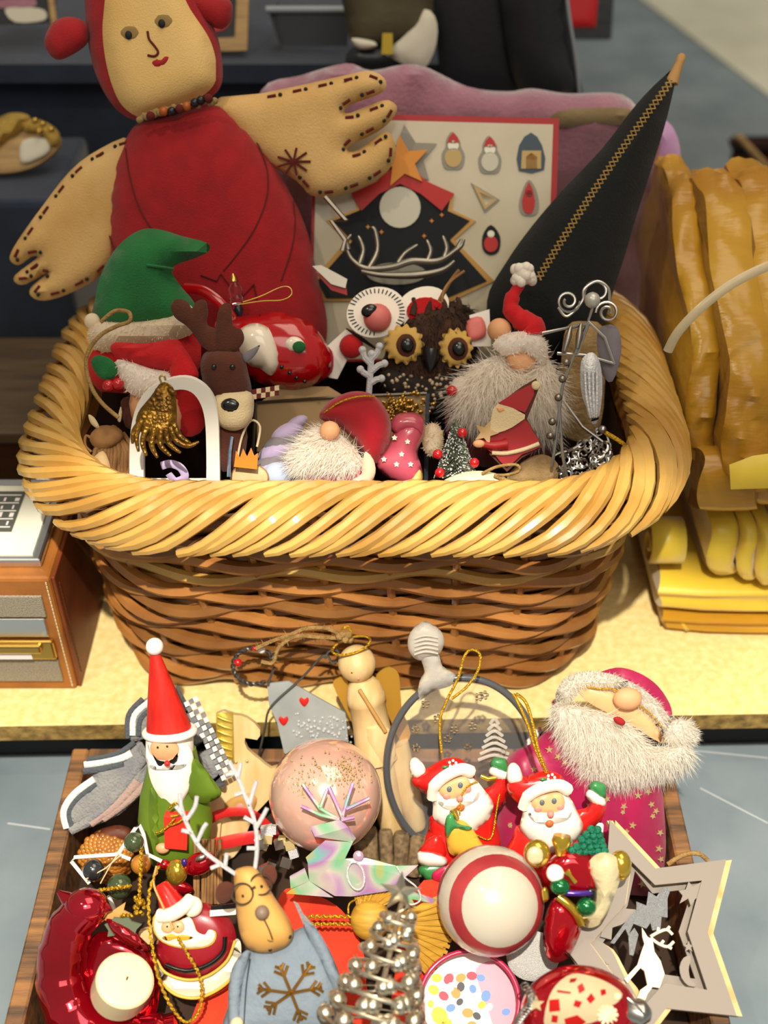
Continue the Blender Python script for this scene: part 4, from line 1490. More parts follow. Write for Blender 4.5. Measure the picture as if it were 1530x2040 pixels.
t = T('velvet_gnome', 'gnome in red velvet hat with white beard lying at basket front', 'gnome', 680, 900, y=.69, tilt=6)
hatg = [(636, 832), (655, 800), (700, 780), (742, 786), (772, 820), (780, 862), (768, 900), (745, 925), (722, 900), (700, 872), (670, 848)]
t.puff('hat', 'velvet_red', hatg, 46, 50, n=4, res=14, w=6)
t.tube('gold_thread', 'gold_cord', [(646, 822, 30), (680, 800, 44), (715, 790, 46), (745, 790, 34)], 2, n=5)
t.puff('body', 'magenta', [(600, 930), (650, 915), (730, 915), (745, 960), (720, 985), (610, 985)], 30, 34, n=4, w=4)
fluff(t, 'beard', 'fur_white', [(610, 868), (640, 850), (680, 866), (716, 905), (722, 930), (690, 942), (640, 940), (596, 940), (578, 915)], 26, 36, 28, 5200, 1.3, (-.55, -.5, .3), w=24, res=12)
t.ball('nose', 'peach', (657, 858, 56), (20, 19, 17))
t.puff('felt_arm', 'fleece', [(728, 900), (744, 916), (748, 942), (736, 962), (708, 968), (700, 958), (720, 944), (722, 922)], 7, 10, n=3, w=46, side=2)

t = T('glass_stocking', 'pink dotted glass stocking with yellow toe beside the velvet gnome', 'stocking', 795, 930, y=.685, tilt=6)
t.puff('leg', 'pink_glaze', [(784, 862), (800, 840), (838, 838), (846, 862), (832, 900), (838, 925), (842, 950), (822, 972), (790, 962), (756, 938), (750, 915), (770, 892)], 30, 32, n=4, res=12)
t.puff('cuff', 'pink_glaze', [(776, 850), (790, 826), (826, 822), (846, 838), (842, 870), (816, 862), (790, 866)], 26, 24, n=4, w=4)
t.puff('toe', 'yellow_glaze', [(812, 955), (834, 934), (843, 952), (832, 972), (816, 974)], 22, 18, n=3, w=8)
for x, y in ((786, 872), (812, 880), (765, 915), (790, 925), (818, 925), (800, 905)):
    t.slab('flower_dot', 'white_gloss', star(x, y, 6, 3.5, 5), 3, 30)

t = T('striped_caterpillar', 'lilac and grey striped padded figure left of the velvet gnome', 'soft toy', 555, 900, y=.70, tilt=4)
for i, (x, y, r, mt) in enumerate(((592, 842, 20, 'lilac'), (572, 862, 30, 'lilac'), (556, 886, 33, 'grey_stripe'), (550, 898, 34, 'lilac'), (540, 922, 33, 'grey_stripe'), (536, 936, 34, 'lilac'))):
    t.ball('segment', mt, (x, y, i * 2), (r * 1.15, r * .6, r * .8), rot=-28)
t.ball('head', 'pale_blue', (552, 948, 34), (30, 27, 24))

t = T('wood_slice', 'round pale wood slice leaning at the basket rim', 'wood slice', 497, 950, y=.672, tilt=0)
t.puff('slice', 'wood_cut', circ(497, 952, 36, 26, 22), 2, 6, side=4)
t.slab('bark_edge', 'straw_brown', circ(497, 952, 39, 29, 22), 7, -1)
t = T('orange_leaf', 'orange felt leaf with jagged edge beside the wood slice', 'felt leaf', 488, 915, y=.672)
t.slab('leaf', 'orange_felt', [(466, 930), (470, 898), (478, 912), (484, 894), (492, 910), (500, 892), (506, 908), (514, 902), (512, 935)], 5, 0)
t.tube('holo_strip', 'holo', [(456, 950, 6), (458, 900, 6), (462, 870, 4)], 4, seg=5)
t = T('cellophane_sleeve', 'narrow clear cellophane sleeve between reindeer and lilac figure', 'bag', 500, 880, y=.682)
t.tube('sleeve_edge', 'clear_strap', [(470, 930, 0), (482, 870, 0), (500, 838, 0), (518, 850, 0), (512, 890, 0)], 2.5, n=4)

# ---- silver antlers in front of the calendar box
t = T('silver_antlers', 'pair of silver reindeer antlers in front of the calendar house', 'antlers', 800, 540, y=.845)
for pts in ([(690, 495), (702, 518), (730, 535), (780, 532), (820, 520), (870, 520), (905, 500), (920, 478)], [(720, 540), (760, 548), (830, 548), (880, 538), (905, 520)]):
    t.tube('beam', 'silver_dark', pts, [8 - 4 * abs(2 * i / 40 - 1) for i in range(41)], n=5)
for pts in ([(716, 526), (724, 498), (714, 470)], [(735, 534), (752, 500), (748, 462), (740, 452)], [(790, 530), (806, 505), (832, 488)], [(850, 522), (858, 500), (850, 478)], [(885, 512), (890, 494), (882, 470)], [(905, 500), (918, 490), (924, 476)], [(694, 498), (690, 480), (700, 468)]):
    t.tube('tine', 'silver_dark', pts, [6, 5, 4, 2.5], n=4)
t = T('silver_star', 'dark silver star frame with red edge right of the rag doll', 'ornament', 660, 550, y=.835)
t.tube('star_frame', 'silver_dark', [(648, 392, 0), (690, 440, 2), (660, 440, 3), (688, 478, 2), (682, 500, 0)], 5, seg=6)
t.slab('star_arm', 'silver_dark', [(622, 530), (640, 528), (692, 556), (688, 574), (660, 566)], 8, 4)
t.slab('star_arm', 'dark_red_wood', [(626, 540), (690, 572), (692, 588), (660, 578)], 6, 0)

# ---- scraps that fill the gaps along the front of the pile
M('burlap', '#a08358', .95, col2='#7d6440', vs=60, bump=.8, bs=300)
t = T('burlap_scrap', 'crumpled tan burlap scrap between the wooden Santa and the filigree ornament', 'cloth scrap', 1070, 950, y=.69)
t.puff('scrap', 'burlap', [(1010, 950), (1040, 920), (1080, 905), (1112, 925), (1104, 970), (1060, 985), (1016, 980)], 14, 20, n=3, fn=lambda x, y: 4 * math.sin(x * .14) + 3 * math.sin(y * .2))
t = T('wool_pompom', 'small tan fluffy pompom beside the frosted bottle brush tree', 'pompom', 862, 876, y=.705)
fluff(t, 'pompom', 'fleece', circ(862, 876, 22, 34, 12), 20, 24, 8, 500, 1.6, (0, -.1, .8), n=0)
t = T('brown_gauze', 'brown gauze cone hanging behind the silver wire angel', 'ornament', 1150, 760, y=.778, tilt=4)
t.puff('gauze', 'burlap', [(1130, 650), (1165, 640), (1200, 650), (1206, 720), (1196, 850), (1150, 880), (1112, 840), (1118, 720)], 14, 30, n=3, label='brown gauze')
# ================================================================ the wooden tray and its pile
M('tray_wood', '#8a5f3a', .6, col2='#54402f', vs=9, stretch=(14, 1.2, 14), bump=.25, bs=120)
M('tray_wood_cross', '#96683c', .6, col2='#4f3a2a', vs=9, stretch=(1.2, 14, 14), bump=.25, bs=120)
M('tray_floor', '#3a2616', .8, col2='#28190e', vs=20)
M('wool_grey', '#8d8b88', .95, col2='#77767a', vs=70, bump=.8, bs=500)
M('wool_dark', '#4d5257', .95, bump=.8, bs=500)
M('wool_white', '#dcdcd6', .95, bump=.6, bs=500)
M('wool_pink', '#a58a80', .95, bump=.6, bs=500)
M('lacquer_red', '#d5271a', .45, col2='#b81a12', vs=40, stretch=(6, 1, 6))
M('lacquer_white', '#ece8dc', .45)
M('face_tan', '#e0a274', .45)
M('coat_green', '#6f8a25', .5, col2='#57721a', vs=22)
M('gift_red', '#d03024', .45)
M('pale_wood', '#dcbf8c', .6, col2='#c9a76d', vs=26, stretch=(4, 1, 4))
M('honey_wood', '#c59a56', .6, col2='#b08444', vs=26)
M('gold_ribbon', '#d5bd5a', .3, .5, col2='#c2a23c', vs=70)
M('sheer_red', '#e02a2c', .4, alpha=.72)
M('tin_grey', '#a5aaa8', .5, .25, col2='#969b9a', vs=40)
M('dark_wire', '#6d6c68', .4, .8)
M('gold_wing_paint', '#b3862e', .45, .35)
M('pearl_pink', '#e6bda9', .14, .3, col2='#dfae9b', vs=18, coat=1)
M('glitter_gold', '#d8c48a', .35, .6)
M_pastel('iridescent', ['#d8b040', '#86cc9c', '#cfcabf', '#c088c4', '#7cc4ba', '#d8b850'], 26)
M('acrylic', '#ffffff', .05, alpha=.045)
M('acrylic_frost', '#e9e4da', .35, trans=.55, ior=1.3, bump=.3, bs=300)
M('acrylic_edge', '#5d6064', .15, trans=.3, coat=.5)
M('ceramic_red', '#d7231d', .25, coat=.5, col2='#c81c18', vs=40)
M('ceramic_white', '#f1ebdd', .25, coat=.5)
M('ceramic_green', '#3d8a4c', .3, coat=.4, col2='#2f7440', vs=50)
M('ceramic_face', '#e9b07c', .3, coat=.3)
M('mouth_orange', '#d9662f', .4)
M('blush', '#e88a7c', .5)
M('eye_blue', '#5b6870', .3)
M('satin_magenta', '#a50a48', .4, col2='#8d063c', vs=24, sheen=.5, bump=.3, bs=60)
M('ball_white', '#bcb4a3', .25, coat=.4)
M('ball_red', '#a5373a', .35, coat=.3, col2='#932c31', vs=40)
M('glass_red', '#b40a1c', .12, .65, coat=.8)
M('glass_gold', '#cfae3a', .15, .8, coat=.6)
M('glass_green', '#10703a', .12, .6, coat=.8)
M('glass_cream', '#e6d7aa', .2, .35, coat=.7, bump=.4, bs=260)
M('glass_purple', '#4a2f8a', .2, .5)
M('tree_glitter', '#1f7f60', .3, .4, bump=1, bs=900)
M('disc_glitter', '#dfdcd6', .5, .1, col2='#c9c7c2', vs=900, bump=.8, bs=1500)
M('greige_paint', '#887e74', .6)
M('ply_edge', '#d9bf86', .6, col2='#b9975a', vs=60)
M('silver_glitter', '#b9bcc0', .35, .6, bump=1, bs=1300)
M('deer_cream', '#e6dcbe', .6)
M('pink_rim', '#bd1f4c', .35, coat=.4)
M('pink_inside', '#d88a9c', .45)
M('bell_silver', '#d8cfba', .34, 1)
M('straw_yellow', '#c89a36', .6, col2='#b0832a', vs=60, stretch=(1, 8, 1))
M('orange_red_felt', '#da3a1c', .9, col2='#c62d14', vs=20, sheen=.1, bump=.3, bs=600)
M('deep_red_enamel', '#8d1320', .35, coat=.4)
M('enamel_white', '#efe6d0', .35, coat=.3)
M('enamel_yellow', '#d9a83a', .4)
M('bird_red', '#a8061a', .08, .85, coat=1, col2='#d01030', vs=16)
M('wax', '#ecdfae', .45, sss=.2)
M('steel_bead', '#56585a', .15, .8)
M('green_bead', '#4c5a3c', .08, .4, coat=.8)
M('amber', '#b9792a', .35, coat=.4, col2='#8a5016', vs=60)
M('holly_grey', '#5c6650', .8)
M('reindeer_tan', '#d9a860', .6, col2='#cf9a50', vs=20)
M('sweater_grey', '#7f8b97', .95, col2='#74808c', vs=30, bump=.4, bs=260)
M('nose_grey', '#7d6a58', .5)
M('spectacle', '#4d4335', .4, .5)
M('copper_gold', '#b0823c', .28, .9)
M('driftwood', '#8b7350', .8, col2='#5d4a34', vs=30, stretch=(8, 8, 1))
M_fur('fur_cream', '#f3efe6')

tr = bpy.data.objects.new('wooden_tray', None)
COL.objects.link(tr)
tr.location = (-.011, .45, -.08)
tag(tr, 'shallow dark wooden tray of ornaments on the grey floor', 'tray')
bpy.context.view_layer.update()
TX0, TX1, TY0, TY1, TZ = -.2535, .2315, .29, .606, -.02


def tw(name, mat, lo, hi):
    m = MB()
    m.box(lo, hi, mat=tr.matrix_world.inverted())
    o = obj(name, mat, m, tr, flat=True)
    b = o.modifiers.new('bevel', 'BEVEL')
    b.width = .0015


tw('side_board', 'tray_wood_cross', (TX0, TY0, -.0795), (TX0 + .013, TY1, TZ))
tw('side_board', 'tray_wood_cross', (TX1 - .013, TY0, -.0795), (TX1, TY1, TZ))
tw('end_board', 'tray_wood', (TX0 + .0132, TY1 - .013, -.0795), (TX1 - .0132, TY1, TZ))
tw('end_board', 'tray_wood', (TX0 + .0132, TY0, -.0795), (TX1 - .0132, TY0 + .013, TZ))
tw('tray_floor', 'tray_floor', (TX0 + .0132, TY0 + .0132, -.0795), (TX1 - .0132, TY1 - .0132, -.074))

# ---- grey striped wool bow
t = T('wool_bow', 'grey wool bow with white striped loops behind the green coated Santa', 'bow', 250, 1560, z=.004, tilt=0)
for nm, o, T_, w in (('loop', [(168, 1518), (243, 1506), (276, 1476), (292, 1500), (298, 1562), (262, 1602), (220, 1632), (136, 1658), (122, 1614), (146, 1576), (186, 1545)], 14, 6),
                     ('loop', [(252, 1458), (258, 1420), (292, 1390), (340, 1372), (360, 1395), (330, 1440), (290, 1470), (262, 1476)], 12, -20),
                     ('tail', [(352, 1366), (372, 1398), (405, 1448), (428, 1500), (448, 1560), (436, 1568), (405, 1530), (384, 1475), (350, 1420)], 8, -16)):
    t.puff(nm, 'wool_grey', o, T_, 18, n=3, w=w)
for pts, r, mt in (([(168, 1524), (205, 1518), (243, 1510), (262, 1500)], 7, 'wool_white'), ([(166, 1536), (208, 1531), (246, 1522)], 7, 'wool_dark'), ([(172, 1513), (208, 1508), (240, 1498), (268, 1478)], 5, 'wool_dark'),
                   ([(133, 1650), (127, 1616), (148, 1582), (188, 1552)], 7, 'wool_white'), ([(143, 1648), (138, 1618), (156, 1590), (192, 1562)], 6, 'wool_dark'),
                   ([(140, 1655), (200, 1620), (250, 1560), (288, 1508)], 9, 'wool_grey'), ([(180, 1640), (235, 1600), (275, 1555)], 9, 'wool_pink'), ([(205, 1632), (255, 1596), (292, 1560)], 7, 'wool_pink'),
                   ([(264, 1465), (268, 1425), (300, 1396)], 6, 'wool_white'), ([(276, 1466), (280, 1432), (306, 1408)], 5, 'wool_dark'), ([(254, 1470), (256, 1424), (284, 1392)], 5, 'wool_dark')):
    w = 18 if pts[0][1] > 1500 else -6
    t.tube('stripe', mt, [(x, y, w) for x, y in pts], r, n=5, flat=.5)
m = t.mb()
for i in range(15):
    for j in range(3):
        x, y = 366 + i * 5.2 + j * 9, 1400 + i * 10.5 - j * 5
        m.slab([(x, y), (x + 8, y - 4), (x + 12, y + 5), (x + 4, y + 9)], 1.5, -8, mi=(i + j) % 2)
t.part('gingham_check', ['wool_white', 'wool_grey'], m)

# ---- Santa figurine with the red cone hat
t = T('santa_figurine', 'wooden Santa figurine with tall red cone hat and green coat', 'figurine', 345, 1660, z=-.012, tilt=16)
t.lathe('coat', 'coat_green', (345, 1490, 0), (352, 1722, 0), [(0, 44), (.2, 54), (.4, 68), (.6, 74), (.8, 68), (.95, 56), (1, 40)], seg=30, flat=.75)
for o in ([(385, 1510), (430, 1560), (440, 1585), (405, 1600), (375, 1580)], [(300, 1570), (318, 1600), (322, 1680), (304, 1690), (296, 1640)]):
    t.puff('sleeve', 'coat_green', o, 14, 18, n=4, w=42)
t.lathe('head', 'lacquer_white', (338, 1448, 4), (338, 1545, 4), [(0, 40), (.2, 46), (.6, 47), (.9, 40), (1, 25)], seg=28, flat=.8)
t.lathe('hat', 'lacquer_red', (308, 1300, 0), (338, 1462, 4), [(0, 9), (.05, 11), (.5, 28), (1, 46)], seg=32, flat=.8)
m = t.mb()
e = [(338 + 48 * math.cos(a), 1458 + 14 * math.sin(a) - 4 * math.cos(a), 6 + 38 * math.sin(a)) for a in np.linspace(0, 2 * math.pi, 32, endpoint=False)]
m.tube(e, 8, 8, closed=True)
t.part('hat_band', 'lacquer_white', m)
t.ball('bobble', 'lacquer_white', (308, 1288, 0), 17)
f = t.ball('face', 'face_tan', (328, 1492, 36), (28, 25, 12))
for x, y in ((314, 1489), (333, 1487)):
    t.ball('eye', 'black_gloss', (x, y, 48), 2.2, f, seg=8, ring=6)
t.puff('mouth_gap', 'black_gloss', [(303, 1500), (312, 1512), (328, 1517), (344, 1512), (354, 1500), (352, 1516), (340, 1525), (328, 1528), (314, 1524)], 1, 4, n=2, w=55)
t.puff('beard', 'lacquer_white', [(292, 1482), (300, 1504), (326, 1520), (352, 1506), (372, 1486), (385, 1510), (382, 1560), (362, 1600), (344, 1614), (322, 1594), (302, 1560), (293, 1520)], 9, 14, n=4, w=40, side=3)
t.puff('moustache', 'lacquer_white', [(297, 1524), (316, 1526), (334, 1517), (350, 1524), (372, 1522), (360, 1532), (334, 1534), (308, 1534)], 6, 7, n=3, w=54)
t.ball('mouth', 'ceramic_red', (333, 1521, 62), 6)
t.ball('hand', 'face_tan', (324, 1690, 62), (14, 11, 9))
g = t.slab('gift_box', 'gift_red', [(326, 1628), (374, 1632), (372, 1694), (328, 1690)], 30, 60)
for pts in ([(332, 1646, 78), (352, 1640, 80), (372, 1628, 78)], [(336, 1612, 78), (350, 1600, 84), (356, 1622, 80), (340, 1626, 80)], [(310, 1660, 76), (330, 1650, 80), (348, 1630, 80)]):
    t.tube('gold_ribbon', 'gold_cord', pts, 2.4, n=5, parent=g)

# ---- wooden horse with gold ribbon
t = T('wooden_horse', 'pale wooden rocking horse with gold ribbon and red sheer bow', 'horse', 470, 1560, z=-.018, tilt=6)
t.slab('horse_body', 'pale_wood', [(466, 1424), (492, 1430), (518, 1454), (512, 1474), (488, 1470), (492, 1492), (515, 1512), (540, 1531), (562, 1528), (550, 1578), (505, 1625), (480, 1690), (452, 1715), (420, 1715), (410, 1660), (386, 1640), (398, 1602), (432, 1590), (440, 1520), (430, 1422)], 16, 0, n=2)
t.puff('ribbon', 'gold_ribbon', [(430, 1420), (464, 1420), (466, 1520), (446, 1532), (432, 1500)], 4, 6, w=14, side=1)
for k in range(6):
    t.tube('ribbon_pleat', 'gold_ribbon', [(434, 1428 + k * 14, 18), (448, 1434 + k * 14, 22), (462, 1438 + k * 14, 18)], 3.5)
for x, y in ((470, 1518), (492, 1516)):
    t.ball('gold_dot', 'glitter_gold', (x, y, 12), 3)
t.puff('saddle', 'honey_wood', [(448, 1600), (490, 1580), (512, 1590), (500, 1620), (462, 1634)], 6, 9, n=3, w=10)
t.puff('heart', 'blush', [(470, 1606), (478, 1600), (486, 1606), (474, 1620)], 2, 4, n=2, w=18)
t.slab('leg', 'pale_wood', [(395, 1650), (440, 1640), (432, 1725), (388, 1720)], 12, 20)
m = t.mb()
m.tube(cr([(392, 1664, 40), (410, 1638, 50), (445, 1620, 56), (490, 1618, 56), (522, 1636, 52), (548, 1666, 40)], 6), 10, 8, flat=.25)
m.tube(cr([(388, 1690, 44), (430, 1682, 52), (490, 1670, 54), (552, 1664, 42)], 6), 13, 8, flat=.2)
t.part('sheer_bow', 'sheer_red', m, label='sheer red ribbon')
# ---- straw sticks and foil scraps behind the spectacled reindeer
t = T('straw_deer', 'small brown straw deer with felt ear beside the spectacled reindeer', 'straw figure', 410, 1750, z=-.02)
for k in range(9):
    t.tube('straw_stalk', 'straw_brown', [(392 + k * 6 + random.uniform(-4, 4), 1672, 10 + k % 3 * 6), (388 + k * 7 + random.uniform(-3, 3), 1800, 12)], 4)
t.puff('ear', 'felt_brown', [(432, 1770), (448, 1758), (466, 1762), (462, 1786), (446, 1800), (432, 1792)], 5, 9, n=3, w=30)
t = T('foil_parcels', 'bundle of tiny silver foil parcels behind the spectacled reindeer', 'ornament', 560, 1690, z=-.012)
for k in range(14):
    x, y, a = 560 + random.uniform(-52, 26), 1690 + random.uniform(-42, 60), random.uniform(0, 3)
    r = random.uniform(10, 17)
    t.slab('foil_parcel', 'silver_wire' if k % 3 == 1 else 'glitter_white' if k % 3 else 'glitter_gold', [(x + r * math.cos(a + q), y + r * math.sin(a + q)) for q in (0, 1.57, 3.14, 4.71)], random.uniform(12, 20), random.uniform(0, 24))

# ---- grey tin tag
t = T('tin_tag', 'grey tin Christmas tree tag with red hearts and twisted wire hanger', 'ornament', 630, 1440, z=.016, tilt=12)
t.slab('tag_plate', 'tin_grey', [(532, 1362), (575, 1357), (640, 1394), (688, 1420), (700, 1530), (600, 1520), (566, 1500), (552, 1440), (536, 1404)], 5, 0)
for x, y in ((606, 1398), (565, 1436)):
    t.puff('heart', 'ceramic_red', [(x, y + 10), (x - 10, y - 2), (x - 6, y - 9), (x, y - 5), (x + 7, y - 9), (x + 9, y - 1)], 3, 5, n=3, w=4)
m = t.mb()
for i in range(150):
    x, y = random.gauss(645, 40), random.gauss(1450, 26)
    if inside([(x, y)], [[(580, 1420), (690, 1430), (715, 1510), (580, 1490)]])[0]:
        m.ball((x, y, 3.5), random.uniform(1.5, 3.5), seg=6, ring=4)
t.part('glitter_snow', 'glitter_white', m, kind='stuff')
m = t.mb()
for s in (0, 3.14):
    m.tube([(506 + (42 + 3 * math.cos(a * 11 + s)) * math.cos(a), 1327 + (36 + 3 * math.cos(a * 11 + s)) * math.sin(a), 10 + 4 * math.sin(a * 11 + s)) for a in np.linspace(1.0, 6.0, 90)], 2.4, 5)
m.tube(cr([(546, 1330, 8), (538, 1352, 4), (534, 1366, 4)], 4), 2.5, 6)
m.tube(cr([(648, 1312, 14), (655, 1298, 14), (672, 1296, 14), (676, 1312, 14), (662, 1320, 14), (645, 1306, 14), (600, 1352, 8), (540, 1408, 6), (528, 1450, 4), (516, 1504, -6)], 6), 2.4, 6)
t.part('wire_hanger', 'dark_wire', m)
t.ball('bead', 'lacquer_white', (521, 1294, 16), 8)
t.ball('bead', 'berry', (474, 1320, 14), 8)
t.ball('bead', 'berry', (507, 1292, 16), 5)

# ---- wooden peg angel
t = T('peg_angel', 'pale wooden peg angel with golden wings and twine halo loop', 'angel', 745, 1500, z=.002, tilt=14)
h = t.ball('head', 'pale_wood', (711, 1322, 0), 37, seg=24, ring=16)
for x, y in ((701, 1340), (713, 1337)):
    t.ball('eye', 'stitch_red', (x, y, 34), 2.2, h, seg=8, ring=6)
t.ball('mouth', 'blush', (714, 1352, 33), 2.4, h, seg=8, ring=6)
t.lathe('body', 'pale_wood', (722, 1352, 0), (752, 1510, 0), [(0, 22), (.06, 31), (.2, 38), (.28, 39), (.3, 36), (.6, 37), (.8, 40), (1, 44)], seg=26)
t.puff('skirt', 'pale_wood', [(728, 1448), (775, 1452), (788, 1500), (770, 1540), (742, 1512)], 10, 14, n=3, w=32)
t.lathe('leg', 'pale_wood', (752, 1500, 0), (786, 1670, 8), [(0, 34), (.5, 30), (.95, 24), (1, 20)], seg=18)
t.lathe('leg', 'pale_wood', (784, 1480, -14), (832, 1650, -10), [(0, 30), (.5, 27), (.95, 20), (1, 16)], seg=18)
t.slab('wing', 'gold_wing_paint', [(664, 1366), (672, 1352), (690, 1352), (708, 1400), (704, 1440), (690, 1418)], 5, -20, n=3)
t.slab('wing', 'gold_wing_paint', [(748, 1352), (762, 1334), (780, 1330), (795, 1346), (800, 1410), (818, 1462), (800, 1480), (776, 1430), (760, 1390)], 5, -20, n=3)
t.tube('wand', 'honey_wood', [(716, 1374, 40), (768, 1458, 48)], 4)
m = t.mb()
m.tube([(700 + 38 * math.cos(a), 1286 + 16 * math.sin(a) - 10 * math.cos(a), 8 + 22 * math.sin(a)) for a in np.linspace(0, 6.283, 30, endpoint=False)], 2.6, 6, closed=True)
m.tube(cr([(690, 1276, 4), (682, 1256, 6), (694, 1248, 8), (700, 1262, 6), (694, 1280, 6)], 5), 2.8, 6)
t.part('halo', 'gold_cord', m)
m = t.mb()
m.tube(cr([(686, 1268, 4), (650, 1252, 8), (610, 1252, 12), (575, 1266, 10), (545, 1276, 8), (510, 1292, 8)], 6), 4, 6)
m.tube(cr([(690, 1272, 8), (640, 1270, 12), (590, 1268, 12), (556, 1290, 10), (544, 1320, 8), (520, 1318, 8)], 6), 4, 6)
src = t.mb()
src.v, src.f, src.mi = list(m.v), list(m.f), list(m.mi)
for k in range(8):
    m.ball((676 + 3 * k, 1268 + 6 * math.sin(k * 2), 8 + 5 * math.cos(k * 3)), 8, seg=8, ring=6)
m.fur(src, 120, 9, 1.2, lambda p, n: n)
t.part('twine', 'jute', m)

# ---- pink glass bauble
t = T('pink_bauble', 'large pearly pink glass bauble with gold glitter swirls', 'bauble', 648, 1583, z=.014)
b = t.ball('globe', 'pearl_pink', (648, 1583, 0), 112, seg=48, ring=32)
m = t.mb()
for i in range(520):
    k = i % 3
    cx, cy, sx, sy = ((690, 1540, 26, 22), (600, 1600, 16, 50), (700, 1640, 36, 26))[k]
    x, y = random.gauss(cx, sx), random.gauss(cy, sy)
    q = (x - 648) ** 2 + (y - 1583) ** 2
    if q < 104 ** 2:
        m.ball((x, y, math.sqrt(112 ** 2 - q)), random.uniform(1, 2.4), seg=5, ring=3)
t.part('glitter', 'glitter_gold', m, b, kind='stuff')

# ---- faceted iridescent deer
t = T('faceted_deer', 'iridescent faceted deer ornament lying in front of the pink bauble', 'deer', 700, 1720, z=.022, tilt=-10)


def facet(m, pts, dep=14):
    n = len(pts)
    A = [t.P(x, y, w) for x, y, w in pts]
    c = [a - Vector((0, 0, dep * t.S)) for a in A]
    m.add(A + c, [tuple(range(n))[::-1], tuple(range(n, 2 * n))] + [(i, (i + 1) % n, n + (i + 1) % n, n + i) for i in range(n)])


for nm, pl in (('head', [[(618, 1647, 8), (676, 1633, 16), (694, 1648, 22), (627, 1667, 14)], [(627, 1667, 14), (694, 1648, 22), (709, 1670, 14), (703, 1678, 8)]]),
               ('neck', [[(648, 1674, 8), (703, 1678, 10), (687, 1711, 22), (613, 1719, 4), (609, 1708, 2)]]),
               ('chest', [[(613, 1719, 4), (687, 1711, 22), (667, 1785, 16), (616, 1755, 6)]]),
               ('leg', [[(607, 1729, 0), (616, 1755, 6), (579, 1771, 0), (577, 1746, -4)], [(579, 1772, 0), (616, 1755, 6), (664, 1788, 14), (570, 1780, 2)], [(801, 1763, 4), (830, 1778, 6), (868, 1792, 0), (862, 1800, 0), (815, 1790, 0)], [(789, 1768, 4), (812, 1775, 4), (832, 1812, 0), (820, 1806, 0)]]),
               ('body', [[(687, 1711, 22), (729, 1709, 16), (789, 1725, 14), (716, 1722, 24)], [(687, 1711, 22), (716, 1722, 24), (700, 1786, 16), (667, 1785, 16)], [(716, 1722, 24), (789, 1725, 14), (808, 1747, 12), (801, 1770, 6), (761, 1777, 14), (700, 1786, 16)]]),
               ('tail', [[(789, 1725, 12), (833, 1724, 4), (808, 1747, 10)]])):
    for p in pl:
        m = t.mb()
        facet(m, p)
        t.part(nm, 'iridescent', m, flat=True)
for p in ([(676, 1632), (640, 1624), (600, 1606)], [(672, 1630), (637, 1610), (603, 1562)], [(637, 1612), (652, 1572)], [(684, 1632), (655, 1568)], [(682, 1628), (690, 1600), (703, 1560)], [(690, 1612), (736, 1590)], [(680, 1634), (706, 1628)]):
    t.tube('antler', 'iridescent', [(x, y, 14) for x, y in p], 4, seg=6)
m = t.mb()
m.tube([(709 + 17 * math.cos(a), 1745 + 27 * math.sin(a) + 6 * math.cos(a), 34) for a in np.linspace(0, 6.283, 40, endpoint=False)], 2, 5, closed=True)
t.part('hanging_loop', 'glitter_white', m)
m = t.mb()
m.tube(cr([(790, 1726, 20), (806, 1748, 24), (830, 1768, 22), (838, 1792, 20), (818, 1802, 24), (800, 1786, 26)], 5), 1.8, 5)
t.part('hanging_loop', 'glitter_white', m)
t.ball('loop_ring', 'iridescent', (714, 1706, 20), (11, 11, 5))

# ---- clear acrylic bell
t = T('acrylic_bell', 'clear acrylic bell disc with grey rim and frosted scroll handle', 'ornament', 905, 1480, z=.03, tilt=18)
t.slab('disc', 'acrylic', circ(922, 1528, 148, 174, 48), 5, 0)
m = t.mb()
m.tube([(922 + 152 * math.cos(a), 1528 + 178 * math.sin(a), 0) for a in np.linspace(math.radians(128), math.radians(330), 60)], 7.5, 8)
t.part('rim', 'acrylic_edge', m)
t.puff('handle_top', 'acrylic_frost', [(812, 1286), (818, 1262), (840, 1244), (862, 1248), (882, 1264), (884, 1286), (870, 1308), (838, 1316), (820, 1306)], 16, 18, n=4, side=3)
t.puff('handle_neck', 'acrylic_frost', [(840, 1308), (872, 1302), (882, 1330), (908, 1346), (898, 1366), (860, 1378), (832, 1398), (836, 1360), (846, 1340)], 12, 16, n=3, side=3)
for k in range(5):
    t.tube('handle_ridge', 'acrylic_frost', [(826, 1272 + k * 8, 20), (848, 1266 + k * 8, 24), (872, 1270 + k * 8, 20)], 2.2, n=4)
m = t.mb()
for (x, y) in ((848, 1402), (872, 1432), (828, 1452), (905, 1452), (955, 1388), (965, 1385), (942, 1445), (828, 1490), (932, 1488), (986, 1470), (845, 1540), (892, 1470), (1000, 1500)):
    for a in range(5):
        q = a * 1.257 + x
        m.ball((x + 6 * math.cos(q), y + 6 * math.sin(q), 5), 3.6, seg=7, ring=5)
t.part('etched_flower', 'clear_glass', m)
m = t.mb()
for k in range(7):
    y, w = 1432 + k * 12, 8 + k * 4
    m.tube(cr([(985 - w, y + 10, 4), (985, y, 6), (985 + w, y + 10, 4)], 4), 3.6, 6)
t.part('etched_tree', 'acrylic_frost', m)
t = T('gold_cord_loop', 'thin gold cord loop standing up over the clear acrylic bell', 'cord', 900, 1420, z=.082, tilt=6)
t.tube('cord', 'gold_cord', [(880, 1500), (876, 1440), (888, 1400), (912, 1352), (925, 1308), (940, 1294), (956, 1304), (952, 1336), (930, 1368), (900, 1392)], 2.9, n=6)
